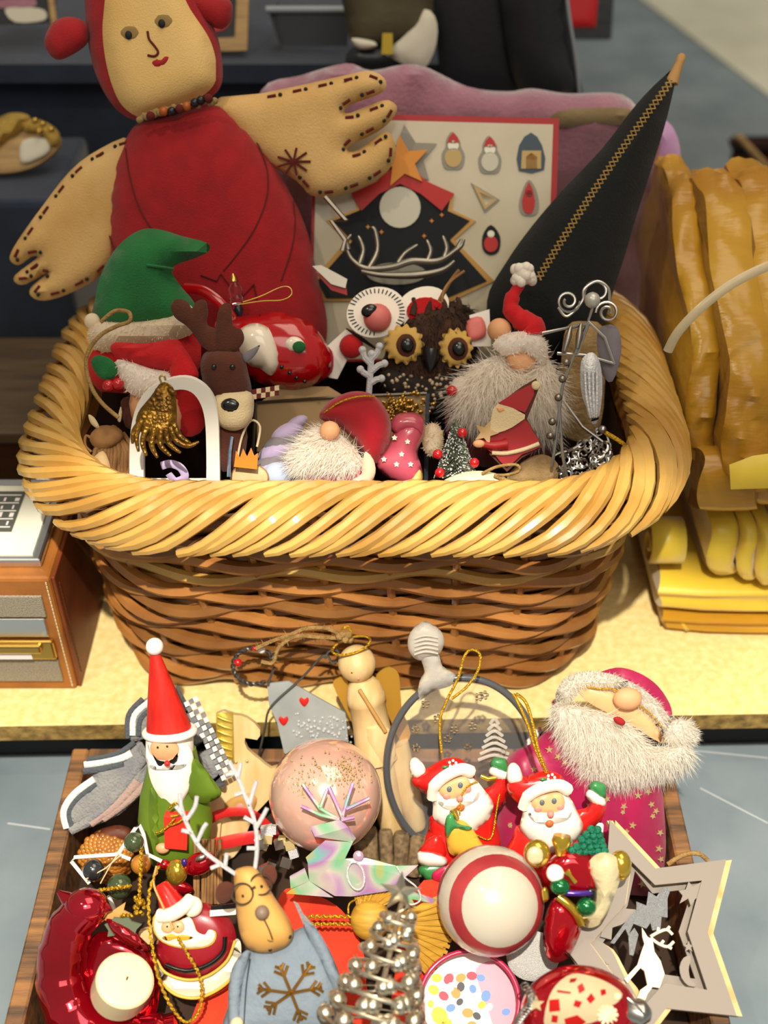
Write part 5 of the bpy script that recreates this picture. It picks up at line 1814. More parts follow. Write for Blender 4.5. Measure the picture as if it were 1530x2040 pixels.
# ---- two ceramic santas
def ceramic_santa(label, px, py, z, rot, sc, extra):
    t = T('ceramic_santa', label, 'santa ornament', px, py, z=z, tilt=8, group='waving ceramic Santas in the tray')
    r = math.radians(rot)

    def q(p):
        x, y = (p[0] - 1092) * sc, (p[1] - 1597) * sc
        return (px + x * math.cos(r) - y * math.sin(r), py + x * math.sin(r) + y * math.cos(r)) + tuple(p[2:])

    L = lambda ps: [q(p) for p in ps]
    t.puff('coat', 'ceramic_red', L([(1040, 1640), (1150, 1630), (1160, 1680), (1150, 1760), (1080, 1780), (1000, 1750), (1005, 1700), (1020, 1670)]), 30, 46, n=4, w=-12)
    t.puff('arm', 'ceramic_red', L([(1140, 1620), (1170, 1608), (1186, 1588), (1208, 1600), (1200, 1630), (1170, 1660), (1140, 1664)]), 16, 20, n=4, w=-6)
    t.puff('cuff', 'ceramic_white', L([(1166, 1584), (1178, 1572), (1206, 1592), (1204, 1608), (1184, 1604)]), 17, 15, n=3, w=-4)
    t.puff('mitten', 'ceramic_green', L([(1172, 1570), (1182, 1556), (1196, 1558), (1208, 1566), (1206, 1590), (1188, 1588)]), 15, 16, n=4, w=-6)
    t.puff('hat', 'ceramic_red', L([(1010, 1562), (1042, 1548), (1084, 1536), (1116, 1543), (1130, 1568), (1132, 1600), (1060, 1612), (1038, 1604), (1016, 1584)]), 26, 34, n=4, w=0)
    t.puff('pom', 'ceramic_white', L([(1010, 1532), (1018, 1520), (1030, 1522), (1040, 1540), (1040, 1558), (1020, 1564), (1010, 1552)]), 14, 16, n=4, w=2)
    t.puff('beard', 'ceramic_white', L([(1043, 1600), (1060, 1574), (1110, 1566), (1136, 1590), (1150, 1616), (1162, 1646), (1150, 1672), (1126, 1690), (1094, 1702), (1062, 1682), (1036, 1652), (1040, 1625)]), 26, 38, n=4, w=14, res=10)
    f = t.puff('face', 'ceramic_face', L([(1058, 1598), (1072, 1584), (1110, 1578), (1124, 1590), (1122, 1614), (1096, 1622), (1068, 1618)]), 8, 12, n=3, w=36)
    for p in ((1080, 1599, 44), (1104, 1596, 44)):
        t.ball('eye', 'eye_blue', q(p), (5, 6, 3), f)
    for p in ((1072, 1612, 42), (1116, 1608, 42)):
        t.ball('cheek', 'blush', q(p), (8, 6, 3), f)
    t.tube('hat_brim', 'ceramic_white', L([(1042, 1610, 28), (1052, 1586, 38), (1080, 1570, 42), (1112, 1564, 40), (1134, 1576, 28)]), [11, 13, 13, 13, 11], n=5, flat=.8)
    t.puff('moustache', 'ceramic_white', L([(1052, 1618), (1076, 1628), (1096, 1622), (1122, 1622), (1140, 1612), (1132, 1632), (1098, 1642), (1066, 1638)]), 8, 10, n=3, w=42)
    t.ball('nose', 'blush', q((1097, 1622, 54)), 7)
    t.ball('mouth', 'mouth_orange', q((1095, 1640, 48)), (8, 7, 5))
    m = t.mb()
    for a in range(5):
        m.ball(q((1098 + 7 * math.cos(a * 1.26), 1549 + 6 * math.sin(a * 1.26), 26)), 3.2, seg=7, ring=5)
    t.part('hat_flower', 'ceramic_white', m)
    for p in ((1082, 1553, 25), (1116, 1556, 24)):
        t.ball('hat_leaf', 'ceramic_green', q(p), (7, 3.5, 3))
    extra(t, q)
    return t


def extra1(t, q):
    t.tube('gold_trumpet', 'glass_gold', [(902, 1612, 56), (912, 1632, 62)], [8, 4], n=0)
    bear = t.puff('toy_bear', 'enamel_yellow', [(888, 1662), (896, 1640), (920, 1634), (940, 1650), (962, 1682), (980, 1700), (940, 1712), (902, 1704), (892, 1690)], 16, 20, n=4, w=48, label='yellow toy bear in a green cap')
    t.puff('green_cap', 'ceramic_green', [(886, 1650), (890, 1626), (902, 1622), (912, 1640), (940, 1648), (930, 1656), (905, 1652), (892, 1668)], 8, 10, bear, n=3, w=62)
    t.puff('leg', 'ceramic_red', [(836, 1690), (870, 1660), (892, 1690), (884, 1712), (840, 1706)], 18, 22, n=4, w=10)
    t.puff('boot_cuff', 'ceramic_white', [(830, 1702), (846, 1694), (888, 1708), (886, 1726), (840, 1724)], 18, 14, n=3, w=16)
    t.puff('boot', 'ceramic_green', [(836, 1726), (884, 1724), (890, 1752), (862, 1760), (842, 1748)], 14, 16, n=3, w=10)
    t.puff('pink_bag', 'pink_rim', [(862, 1738), (890, 1724), (902, 1738), (888, 1756), (864, 1754)], 8, 10, n=3, w=30)
    t.tube('gold_bells', 'glass_gold', [(958, 1546, 8), (972, 1552, 12), (988, 1550, 10)], 5)
    t.tube('gold_cord', 'gold_cord', [(952, 1556, 30), (930, 1568, 46), (918, 1590, 56), (916, 1620, 60)], 1.8, n=5)
    t.tube('gold_cord', 'gold_cord', [(998, 1560, 6), (990, 1610, 10), (978, 1670, 14), (950, 1664, 30), (930, 1652, 40)], 2, n=5)


def extra2(t, q):
    m = t.mb()
    m.tube(cr([(1088, 1540, 10), (1066, 1490, 16), (1050, 1440, 14), (1030, 1396, 4), (1022, 1382, 0)], 6), 3.2, 6)
    m.tube(cr([(1090, 1540, 14), (1072, 1492, 20), (1062, 1446, 18), (1048, 1400, 8), (1028, 1382, 4)], 6), 3.2, 6)
    t.part('gold_cord', 'gold_cord', m)


ceramic_santa('waving ceramic Santa holding a yellow bear in green cap, left of the pair', 906, 1568, .028, -12.5, .97, extra1)
ceramic_santa('waving ceramic Santa with nothing in hand, in front of the plush Santa', 1092, 1597, .042, 0, 1, extra2)

# ---- large plush santa
t = T('plush_santa', 'large plush Santa with white fur beard and magenta gold starred robe', 'plush toy', 1190, 1600, z=-.006, tilt=6)
rb = cr([(1010, 1512), (1060, 1480), (1110, 1448), (1180, 1480), (1260, 1530), (1308, 1530), (1322, 1600), (1326, 1700), (1312, 1770), (1280, 1785), (1180, 1770), (1060, 1750), (992, 1700), (996, 1590)], 4, True)
robe = t.puff('robe', 'satin_magenta', rb, 44, 90, res=18, back=.4, fn=lambda x, y: 5 * math.sin((x * .8 - y * .25) * .06) + 3 * math.sin(x * .11))
rf = ride(rb, 44, 90, 2)
for i in range(95):
    x, y = random.uniform(1000, 1330), random.uniform(1470, 1830)
    if inside([(x, y)], [rb])[0]:
        w = rf(x, y) + 5 * math.sin((x * .8 - y * .25) * .06) + 3 * math.sin(x * .11)
        t.slab('gold_star', 'glitter_gold', star(x, y, random.uniform(5, 9), 3, 5, random.uniform(0, 70)), 2.5, w, robe)
t.puff('hat', 'satin_magenta', [(1180, 1350), (1226, 1330), (1272, 1340), (1312, 1368), (1338, 1412), (1330, 1440), (1280, 1400), (1230, 1366)], 14, 20, n=4, w=4)
fluff(t, 'fur_band', 'fur_cream', [(1106, 1392), (1124, 1352), (1166, 1338), (1222, 1344), (1280, 1372), (1318, 1408), (1340, 1446), (1310, 1462), (1276, 1418), (1226, 1384), (1166, 1368), (1136, 1400)], 22, 22, 13, 4200, 1.2, (0, .1, .9), w=30)
t.puff('face', 'ceramic_face', [(1160, 1364), (1220, 1372), (1276, 1404), (1322, 1462), (1316, 1480), (1250, 1440), (1164, 1394)], 10, 16, n=3, w=34)
t.ball('nose', 'peach', (1250, 1392, 56), (28, 22, 18))
t.tube('spectacles', 'gold_cord', [(1168, 1368, 48), (1196, 1372, 52), (1220, 1372, 56), (1236, 1382, 60)], 1.8, n=4)
t.tube('spectacles', 'gold_cord', [(1272, 1404, 56), (1296, 1422, 52), (1318, 1448, 46)], 1.8, n=4)
fluff(t, 'beard', 'fur_cream', [(1100, 1406), (1136, 1404), (1200, 1418), (1250, 1440), (1304, 1490), (1362, 1482), (1376, 1506), (1330, 1536), (1272, 1548), (1228, 1556), (1166, 1538), (1132, 1488), (1108, 1440)], 44, 66, 30, 9000, 1.2, (-.1, -.75, .4), w=34, res=14)
fluff(t, 'pom', 'fur_cream', circ(1354, 1462, 32, 30, 14), 24, 26, 14, 1500, 1.2, (.2, 0, .7), w=24, n=0)
t.puff('mouth', 'lip_red', [(1222, 1430), (1234, 1428), (1246, 1438), (1240, 1446), (1226, 1440)], 4, 6, n=3, w=88)
t = T('striped_rope', 'maroon and white twisted cord behind the plush Santa', 'cord', 1060, 1450, z=-.015)
for s, mt in ((0, 'maroon'), (3.14, 'lacquer_white')):
    t.tube('strand', mt, [(1042 + 2.1 * i + 5 * math.cos(i * .9 + s), 1500 - 3.2 * i, 5 * math.sin(i * .9 + s)) for i in range(34)], 4.5, seg=6)

# ---- striped ball
t = T('striped_ball', 'large shiny white ball with dark red stripes in the tray', 'ball', 977, 1793, z=.026)
ax = Vector((.16, .15, 1)).normalized()
c0 = t.P(977, 1793, 0)
R = 107 * t.S
prof, mats = [], []
for i in range(41):
    th = math.pi * i / 40
    prof.append((.5 - .5 * math.cos(th), R * math.sin(th) + 1e-6))
m = MB()
m.lathe(c0 + ax * R, c0 - ax * R, prof, 36, raw=True)
for k, f in enumerate(m.f[:40 * 36]):
    th = 180 * (k // 36 + .5) / 40
    m.mi[k] = 1 if 44 < th < 64 or 87 < th < 98 or 120 < th < 134 else 0
t.part('ball_shell', ['ball_white', 'ball_red'], m)

# ---- white glitter disc
t = T('glitter_disc', 'flat white glitter disc under the striped ball', 'ornament', 1062, 1905, z=-.03, tilt=-14)
t.puff('disc', 'disc_glitter', circ(1062, 1905, 53, 50, 32), 6, 14, side=3)

# ---- blown glass figure
t = T('glass_santa', 'blown glass Santa with cream beard lying on its side among gifts', 'glass ornament', 1150, 1750, z=.05, tilt=0)
t.puff('robe', 'glass_red', [(1095, 1712), (1130, 1690), (1170, 1700), (1196, 1730), (1190, 1780), (1150, 1790), (1100, 1770), (1078, 1740)], 30, 36, n=4)
t.puff('beard', 'glass_cream', [(1170, 1732), (1180, 1708), (1204, 1698), (1232, 1712), (1236, 1748), (1222, 1790), (1204, 1832), (1180, 1848), (1156, 1842), (1160, 1826), (1180, 1806), (1186, 1770)], 22, 24, n=4, w=18)
t.ball('hood', 'glass_gold', (1236, 1724, 6), (22, 30, 22))
t.ball('doll_head', 'glass_gold', (1070, 1700, 12), (27, 28, 22))
t.ball('doll_face', 'glass_cream', (1066, 1704, 28), (17, 18, 10))
t.lathe('gold_bell', 'glass_gold', (1120, 1664, 10), (1116, 1704, 10), [(0, 17), (.3, 20), (.7, 13), (1, 9)], seg=16)
t.ball('white_ball', 'ceramic_white', (1106, 1740, 26), 18)
t.ball('green_ball', 'glass_green', (1116, 1766, 34), (20, 17, 17))
t.ball('green_ball', 'glass_green', (1168, 1806, 30), (20, 18, 17))
t.tube('purple_band', 'glass_purple', [(1120, 1778, 30), (1150, 1780, 34), (1180, 1778, 28)], 6, n=4)
t.puff('dark_boot', 'black_gloss', [(1168, 1770), (1188, 1772), (1186, 1800), (1170, 1796)], 10, 10, n=3, w=24)
t.tube('toy_trumpet', 'glass_gold', [(1128, 1735, 36), (1136, 1745, 38), (1146, 1758, 36)], [8, 4, 5])
m = t.mb()
for k in range(5):
    y = 1652 + k * 11
    for j in range(2 + k):
        m.ball((1184 - 3 * k + (j - (1 + k) / 2) * 13, y + random.uniform(-2, 2), 8 + 6 * math.cos(j)), 8.5, seg=8, ring=6)
t.part('green_tree', 'tree_glitter', m)
t.puff('white_fin', 'lacquer_white', [(1186, 1646), (1200, 1640), (1202, 1652), (1196, 1690), (1190, 1690)], 4, 6, n=2, w=-8)
t.puff('gold_strap', 'glass_gold', [(1078, 1772), (1090, 1768), (1094, 1790), (1082, 1798)], 8, 8, n=3, w=20)
t.puff('sack', 'glass_red', [(1092, 1806), (1108, 1788), (1140, 1800), (1160, 1830), (1152, 1870), (1130, 1910), (1098, 1916), (1082, 1880), (1084, 1840)], 28, 32, n=4, w=-4)
t.tube('sack_trim', 'glass_gold', [(1112, 1786, 18), (1130, 1800, 24), (1148, 1820, 24), (1158, 1840, 16)], 9, n=5)

# ---- wooden star lantern
t = T('star_lantern', 'greige wooden star lantern with cutout deer and silver tree', 'lantern', 1330, 1850, z=.012, tilt=-30)
so = [(1215, 1633), (1306, 1730), (1447, 1712), (1410, 1858), (1468, 2024), (1327, 2009), (1250, 2110), (1200, 1985), (1120, 1880), (1205, 1790)]
si = [(1258, 1716), (1305, 1763), (1398, 1754), (1370, 1856), (1409, 1972), (1322, 1960), (1268, 2020), (1236, 1962), (1176, 1880), (1246, 1800)]
t.slab('front_plate', 'greige_paint', so, 5, 4, holes=[si])
t.slab('ply_layer', 'ply_edge', [(x + 11, y + 1) for x, y in so], 9, -4, holes=[[(x + 1, y) for x, y in si]])
t.slab('back_plate', 'greige_paint', [(x + 3, y + 2) for x, y in so], 6, -32, holes=[[(1265, 1735), (1300, 1780), (1380, 1770), (1352, 1856), (1385, 1950), (1315, 1940), (1262, 1990), (1236, 1940), (1200, 1880), (1250, 1805)]])
for a, b in (((1306, 1730), (1306, 1760)), ((1410, 1858), (1404, 1880)), ((1327, 2009), (1330, 1985)), ((1215, 1633), (1228, 1660))):
    t.slab('wood_spacer', 'ply_edge', [(a[0] - 6, a[1] + 2), (a[0] + 6, a[1] + 2), (b[0] + 6, b[1]), (b[0] - 6, b[1])], 20, -19)
t.slab('hill', 'greige_paint', [(1120, 1880), (1165, 1868), (1190, 1872), (1216, 1890), (1232, 1920), (1246, 1950), (1268, 1985), (1250, 2010), (1200, 1985)], 5, -14, n=2, holes=[star(1206, 1924, 8, 3.5)])
t.slab('hill_edge', 'ply_edge', [(1124, 1882), (1165, 1872), (1192, 1876), (1222, 1892), (1240, 1922), (1256, 1952), (1278, 1985), (1250, 2014), (1200, 1989)], 6, -20, n=2)
tree = [(1322, 1766), (1336, 1772), (1330, 1790), (1330, 1828), (1318, 1826), (1316, 1850), (1300, 1854), (1296, 1838), (1288, 1850), (1262, 1840), (1252, 1864), (1246, 1850), (1224, 1880), (1216, 1878), (1242, 1842), (1254, 1826), (1268, 1812), (1268, 1796), (1288, 1804), (1292, 1776), (1308, 1786)]
t.slab('silver_tree', 'silver_glitter', tree, 5, -8)
t.slab('silver_tree', 'silver_glitter', [(1252, 1862), (1264, 1848), (1272, 1862), (1262, 1904), (1254, 1902)], 5, -10)
t.slab('greige_tree', 'greige_paint', [(1206, 1806), (1268, 1812), (1250, 1834), (1238, 1842), (1220, 1848), (1218, 1872), (1196, 1866), (1204, 1840)], 5, -18)
deer = [(1279, 1848), (1290, 1866), (1300, 1872), (1304, 1896), (1316, 1914), (1324, 1940), (1314, 1968), (1300, 1966), (1290, 1980), (1282, 2000), (1268, 1992), (1276, 1972), (1290, 1962), (1284, 1934), (1276, 1928), (1250, 1958), (1244, 1950), (1270, 1922), (1278, 1896), (1284, 1880), (1280, 1866)]
d = t.slab('deer', 'deer_cream', deer, 6, 0)
for p in ([(1296, 1866), (1310, 1858), (1328, 1852), (1340, 1862)], [(1296, 1868), (1312, 1880), (1330, 1886), (1342, 1876)], [(1310, 1858), (1312, 1848)], [(1328, 1853), (1334, 1846)], [(1330, 1885), (1338, 1890)], [(1316, 1882), (1322, 1874)]):
    t.tube('antler', 'deer_cream', p, 3.2, n=3, parent=d)
t.slab('cutout_star', 'greige_paint', [(1399, 1756), (1392, 1776), (1396, 1788), (1386, 1790), (1376, 1804), (1371, 1790), (1354, 1800), (1360, 1784), (1352, 1774), (1366, 1772), (1372, 1756), (1380, 1766)], 5, 0)
t.slab('crescent', 'greige_paint', [(1376, 1904), (1362, 1908), (1354, 1926), (1358, 1948), (1372, 1964), (1388, 1964), (1376, 1952), (1372, 1932), (1374, 1920)], 5, 0, n=2)
t.slab('small_star', 'greige_paint', star(1372, 1886, 12, 5), 5, 0)
t.tube('jute_loop', 'jute', [(1330, 1722, -8), (1360, 1704, 2), (1390, 1700, 4), (1410, 1714, -6)], 5, n=5)

# ---- red bauble with cream pattern
t = T('patterned_bauble', 'red bauble with cream cottage and snowflake pattern, silver cap', 'bauble', 1160, 2020, z=.02, tilt=0)
bc, br = (1155, 2022), (118, 96)


def onb(x, y, w=1):
    q = 1 - ((x - bc[0]) / br[0]) ** 2 - ((y - bc[1]) / br[1]) ** 2
    return 78 * math.sqrt(max(q, 0)) + w


t.ball('globe', 'glass_red', (bc[0], bc[1], 0), (br[0], br[1], 78), seg=40, ring=26)
pt = [(1086, 2050), (1090, 1998), (1108, 1962), (1140, 1940), (1176, 1944), (1212, 1958), (1240, 1980), (1226, 2000), (1200, 2010), (1192, 2040), (1198, 2070), (1130, 2080)]
t.puff('cream_patch', 'cream_matte', pt, 0, 5, n=3, fn=lambda x, y: onb(x, y, .8), back=0, res=10)
for o in ([(1094, 1992), (1114, 1990), (1116, 2014), (1094, 2016)], [(1150, 1965), (1160, 1958), (1166, 1972), (1154, 1980)], [(1168, 1990), (1178, 1978), (1186, 1990), (1176, 2000)], [(1124, 2030), (1150, 2022), (1168, 2036), (1150, 2050), (1128, 2048)], [(1110, 1972), (1138, 1976), (1136, 1980), (1110, 1977)], [(1100, 2022), (1112, 2024), (1110, 2038), (1098, 2036)], [(1146, 1992), (1160, 1996), (1154, 2008), (1142, 2004)], [(1196, 1972), (1206, 1970), (1208, 1980), (1198, 1984)], [(1136, 1950), (1150, 1948), (1146, 1956), (1134, 1958)]):
    t.puff('red_motif', 'ceramic_red', o, 0, 5, fn=lambda x, y: onb(x, y, 2), back=0, res=8)
m = t.mb()
for a in range(12):
    x, y = 1210 + 20 * math.cos(a * .5236), 2022 + 20 * math.sin(a * .5236)
    m.tube([(1210, 2022, onb(1210, 2022, 2)), (x, y, onb(x, y, 2))], 3.6, 5)
t.part('snowflake', 'cream_matte', m)
t.puff('cream_star', 'cream_matte', star(1068, 2000, 17, 8), 0, 4, fn=lambda x, y: onb(x, y, 1.5), back=0, res=8)
t.ball('cream_dot', 'cream_matte', (1230, 1985, onb(1230, 1985)), 7)
m = t.mb()
for i in range(16):
    u = i / 15
    x, y = 1046 + 14 * math.sin(u * 5), 1965 + 80 * u
    m.tube([(x + 8 * math.cos(a), y + 7 * math.sin(a), onb(max(x, 1052), y, 3)) for a in np.linspace(0, 6.28, 9, endpoint=False)], 2, 5, closed=True)
t.part('silver_chain', 'silver_wire', m)
t.lathe('cap', 'silver_wire', (1240, 2010, 30), (1292, 2022, 20), [(0, 24), (.5, 24), (.55, 27), (.7, 27), (1, 14)], seg=20)
t.tube('cap_ring', 'silver_wire', [(1250, 1988, 50), (1268, 2004, 56), (1286, 2024, 50)], 2.4, n=4)

# ---- pink rimmed round tin with coloured confetti shapes
t = T('pink_tin', 'round pink rimmed tin dish with small coloured print, under the striped ball', 'tin', 935, 1995, z=-.03, tilt=-22)
t.slab('tin_base', 'lacquer_white', circ(935, 1998, 96, 98, 40), 4, -34)
m = t.mb()
cc = [(935 + 99 * math.cos(a), 1996 + 101 * math.sin(a)) for a in np.linspace(0, 6.283, 48, endpoint=False)]
m.tube([(x, y, 12) for x, y in cc], 5, 8, closed=True)
n = len(cc)
V = [t.P(x, y, 12) for x, y in cc] + [t.P(935 + (x - 935) * .965, 1998 + (y - 1996) * .965, -34) for x, y in cc]
m.add(V, [(i, (i + 1) % n, n + (i + 1) % n, n + i) for i in range(n)])
t.part('rim', 'pink_rim', m)
t.slab('pink_half', 'pink_inside', [(948, 1930), (985, 1915), (1015, 1945), (1028, 1990), (1018, 2040), (990, 2060), (975, 2020), (960, 1980)], 1.5, -31.5, n=3)
M('print_yellow', '#e8d414', .5)
M('print_blue', '#5b86cf', .5)
M('print_orange', '#e58a2a', .5)
M('print_black', '#2a2a2c', .5)
M('print_red', '#cf2440', .5)
cols = ['print_yellow', 'print_blue', 'print_orange', 'print_black', 'print_red', 'print_yellow', 'ceramic_white']
for k, (x, y, r, c) in enumerate(((870, 1948, 11, 0), (864, 1972, 12, 0), (876, 2024, 20, 0), (858, 2000, 8, 0), (894, 1950, 12, 4), (918, 1948, 11, 2), (940, 1944, 11, 4), (884, 1984, 11, 4), (908, 1978, 12, 2), (918, 1966, 10, 3), (916, 1996, 8, 3), (898, 2008, 10, 1), (932, 2018, 12, 2), (950, 2024, 9, 3), (942, 1970, 9, 1),
                                  (968, 1984, 12, 1), (960, 2002, 9, 0), (1008, 2016, 9, 1), (958, 1948, 9, 1), (912, 2036, 12, 6), (898, 1966, 9, 6), (975, 2006, 8, 6), (890, 2040, 12, 0), (940, 2042, 10, 2))):
    t.slab('printed_shape', cols[c], circ(x, y, r, r * .8, 9, rot=k * 31), 1.2, -30.2)

# ---- silver bell tree
t = T('bell_tree', 'silver wire Christmas tree hung with jingle bells and star top', 'christmas tree', 770, 1920, z=.058, tilt=4)
axis = lambda u: (800 - 62 * u, 1800 + 262 * u)
m = t.mb()
for k in range(7):
    u = .12 + k * .135
    x, y = axis(u)
    r = 24 + 88 * u
    m.tube([(x + r * math.cos(a) + .05 * r * math.sin(a), y + .26 * r * math.sin(a) + .28 * r * math.cos(a), .9 * r * math.sin(a)) for a in np.linspace(0, 6.283, 44, endpoint=False)], 3.8, 6, closed=True)
m.tube([axis(0) + (0,), axis(1) + (0,)], 5, 6)
m.tube([(axis(u)[0] + (14 + 76 * u) * math.cos(u * 34), axis(u)[1] + .26 * (14 + 76 * u) * math.sin(u * 34), .9 * (14 + 76 * u) * math.sin(u * 34)) for u in np.linspace(0, 1, 160)], 1.8, 5)
t.part('wire_coil', 'bell_silver', m)
for k in range(42):
    u = .05 + .92 * (k / 41) ** .8
    a = k * 2.4
    x, y = axis(u)
    r = 18 + 84 * u
    if math.sin(a) < -.35:
        a += 2.2
    bm = t.mb()
    bx, by, bw = x + r * math.cos(a), y + .26 * r * math.sin(a) + .28 * r * math.cos(a) + 8, .9 * r * math.sin(a)
    rr = 12 + 8 * u
    bm.ball((bx, by, bw), rr, seg=14, ring=10)
    bm.tube([(bx - rr * .8, by + rr * .3, bw + rr * .62), (bx, by + rr * .42, bw + rr * .98), (bx + rr * .8, by + rr * .3, bw + rr * .62)], 1.6, 5, mi=1)
    bm.tube([(bx, by - rr, bw), (bx - 3, by - rr - 5, bw), (bx + 3, by - rr - 5, bw), (bx, by - rr, bw)], 1.5, 5)
    t.part('jingle_bell', ['bell_silver', 'black_gloss'], bm)
m = t.mb()
A = [t.P(x, y, 6) for x, y in star(797, 1778, 44, 17, 5, -84)]
n = len(A)
m.add(A + [t.P(797, 1775, 18), t.P(797, 1775, -6)], [(i, (i + 1) % n, n) for i in range(n)] + [((i + 1) % n, i, n + 1) for i in range(n)])
t.part('star', 'bell_silver', m, flat=True)

# ---- straw doll
t = T('straw_doll', 'yellow straw doll with round head lying behind the bell tree', 'straw doll', 760, 1850, z=-.012, tilt=-4)
t.ball('head', 'straw_yellow', (738, 1832, 8), 40, seg=24, ring=16)
m = t.mb()
for i in range(26):
    a = -2.45 + i * .055
    m.tube([(738 + 30 * math.cos(a), 1832 + 30 * math.sin(a), 8 + i % 4 * 3), (742 + (72 + i % 3 * 5) * math.cos(a + .35), 1836 + (66 + i % 3 * 4) * math.sin(a + .35), 4)], [3, 2.2], 5)
t.part('straw_hair', 'straw_yellow', m, kind='stuff')
m = t.mb()
for i in range(44):
    a = -.55 + i * .034
    m.tube([(765, 1838, 4 + i % 5 * 3), (775 + 60 * math.cos(a), 1842 + 60 * math.sin(a), 6 + i % 4 * 4), (778 + (112 + i % 3 * 6) * math.cos(a), 1846 + (112 + i % 3 * 6) * math.sin(a), 2 + i % 4 * 3)], [4, 4, 4], 5)
t.part('straw_skirt', 'straw_yellow', m, kind='stuff')
t.tube('eye_line', 'black_gloss', [(741, 1862, 34), (744, 1850, 42)], 1.5)
for y in (1826, 1838):
    t.tube('gold_cord', 'gold_cord', [(612 + i * 3, y + 2.2 * math.sin(i * 1.6) + (3 if y > 1830 else 0), 16 + 2 * math.cos(i * 1.6)) for i in range(30)], 3, seg=6)
t.tube('gold_loop', 'gold_cord', [(694, 1820, 16), (696, 1800, 12), (716, 1790, 10), (734, 1792, 12)], 2, n=4)

# ---- orange red felt cloth
t = T('felt_stocking', 'orange red felt stocking lying under the reindeer and bell tree', 'stocking', 600, 1930, z=-.045, tilt=-30)
t.puff('stocking_leg', 'orange_red_felt', [(560, 1780), (600, 1776), (650, 1792), (690, 1824), (722, 1890), (730, 1960), (735, 2090), (560, 2100), (470, 2060), (520, 1900)], 16, 50, n=4, side=2)
t.puff('stocking_foot', 'orange_red_felt', [(392, 2000), (420, 1960), (480, 1930), (540, 1960), (560, 2100), (380, 2100)], 16, 40, n=4, side=2, w=8)
t.puff('folded_flap', 'orange_red_felt', [(825, 1776), (880, 1760), (890, 1830), (850, 1900), (840, 2000), (800, 2080), (780, 1980)], 8, 20, n=3, side=2)
# ---- reindeer with spectacles
t = T('sweater_reindeer', 'tan reindeer with wire spectacles and grey sweater with gold snowflake', 'reindeer', 560, 1960, z=.006, tilt=0)
bo = cr([(458, 2080), (460, 1985), (472, 1930), (500, 1890), (560, 1868), (610, 1846), (648, 1878), (676, 1940), (690, 2000), (694, 2090)], 4, True)
t.puff('body', 'sweater_grey', bo, 52, 90, res=10)
t.puff('arm', 'sweater_grey', [(462, 1930), (486, 1896), (498, 1900), (484, 1950), (478, 2010), (484, 2060), (458, 2070), (454, 1990)], 15, 22, n=4, w=34, res=8)
t.puff('arm', 'sweater_grey', [(604, 1844), (632, 1852), (668, 1920), (686, 1976), (672, 1984), (640, 1920)], 14, 22, n=4, w=34, res=8)
t.ball('hand', 'felt_cream', (472, 2040, 46), 13)
head = [(466, 1742), (480, 1728), (505, 1727), (522, 1744), (546, 1786), (574, 1828), (584, 1862), (570, 1886), (532, 1899), (496, 1890), (478, 1860), (470, 1800)]
hd = t.puff('head', 'reindeer_tan', head, 40, 44, n=4, w=44, res=12)
hf = ride(cr(head, 4, True), 40, 44, 44)
for x, y, r in ((483, 1781, 21), (520, 1762, 21)):
    m = t.mb()
    m.tube([(x + r * math.cos(a), y + r * math.sin(a), hf(x, y) + 8) for a in np.linspace(0, 6.283, 28, endpoint=False)], 2, 6, closed=True)
    t.part('spectacle_rim', 'spectacle', m)
    t.ball('eye', 'stitch_black', (x + 1, y + 4, hf(x, y + 4) + 1), 3, hd, seg=8, ring=6)
t.tube('bridge', 'spectacle', [(500, 1772, 90), (508, 1766, 92)], 2)
t.ball('nose', 'nose_grey', (522, 1818, 88), 14)
t.tube('mouth_line', 'spectacle', [(526, 1832, hf(526, 1832) + 1), (536, 1852, hf(536, 1852) + 1), (543, 1872, hf(543, 1868) + 1)], 1.5, n=3, parent=hd)
t.tube('smile', 'spectacle', [(530, 1868, 80), (538, 1875, 78), (548, 1872, 76), (552, 1862, 80)], 1.5, n=4, parent=hd)
for x, y in ((577, 1866), (538, 1892)):
    t.ball('button', 'stitch_black', (x, y, 62), 4, hd)
for o in ([(468, 1766), (452, 1756), (434, 1764), (430, 1790), (444, 1800), (466, 1786)], [(520, 1744), (528, 1726), (544, 1724), (552, 1742), (546, 1760), (532, 1766)]):
    t.puff('ear', 'felt_brown', o, 5, 9, n=4, w=40)
for br in ([(470, 1742), (440, 1722), (400, 1690), (376, 1650), (362, 1612), (358, 1580)], [(366, 1625), (350, 1606)], [(370, 1636), (388, 1608), (392, 1586)], [(384, 1660), (362, 1654)], [(392, 1680), (404, 1652), (412, 1640)], [(440, 1722), (420, 1730)], [(448, 1726), (452, 1700)],
           [(508, 1730), (512, 1690), (508, 1640), (490, 1590), (474, 1550), (456, 1516)], [(468, 1540), (450, 1544)], [(474, 1550), (480, 1520)], [(486, 1578), (468, 1584)], [(496, 1606), (506, 1572), (512, 1556)], [(508, 1640), (486, 1628)], [(510, 1650), (526, 1622), (532, 1610)], [(512, 1690), (492, 1690)]):
    t.tube('antler_twig', 'glitter_white', [(x, y, 44) for x, y in br], 4.2, n=3, seg=6)
m = t.mb()
bf = ride(bo, 52, 90, 2)
g = lambda x, y: (x, y, bf(x, y))
c = (580, 1979)
for p in ((514, 1970), (557, 1923), (620, 1921), (641, 1967), (601, 2032), (532, 2012)):
    v = np.array(p) - np.array(c)
    m.tube([g(c[0] + v[0] * u, c[1] + v[1] * u) for u in np.linspace(0, 1, 8)], 3.4, 6)
    for u in (.62, .85):
        b = np.array(c) + v * u
        for s in (.75, -.75):
            d = np.array((v[0] * math.cos(s) - v[1] * math.sin(s), v[0] * math.sin(s) + v[1] * math.cos(s)))
            e = b + d / np.linalg.norm(d) * (22 if u < .7 else 14)
            m.tube([g(*b), g(*e)], 3, 6)
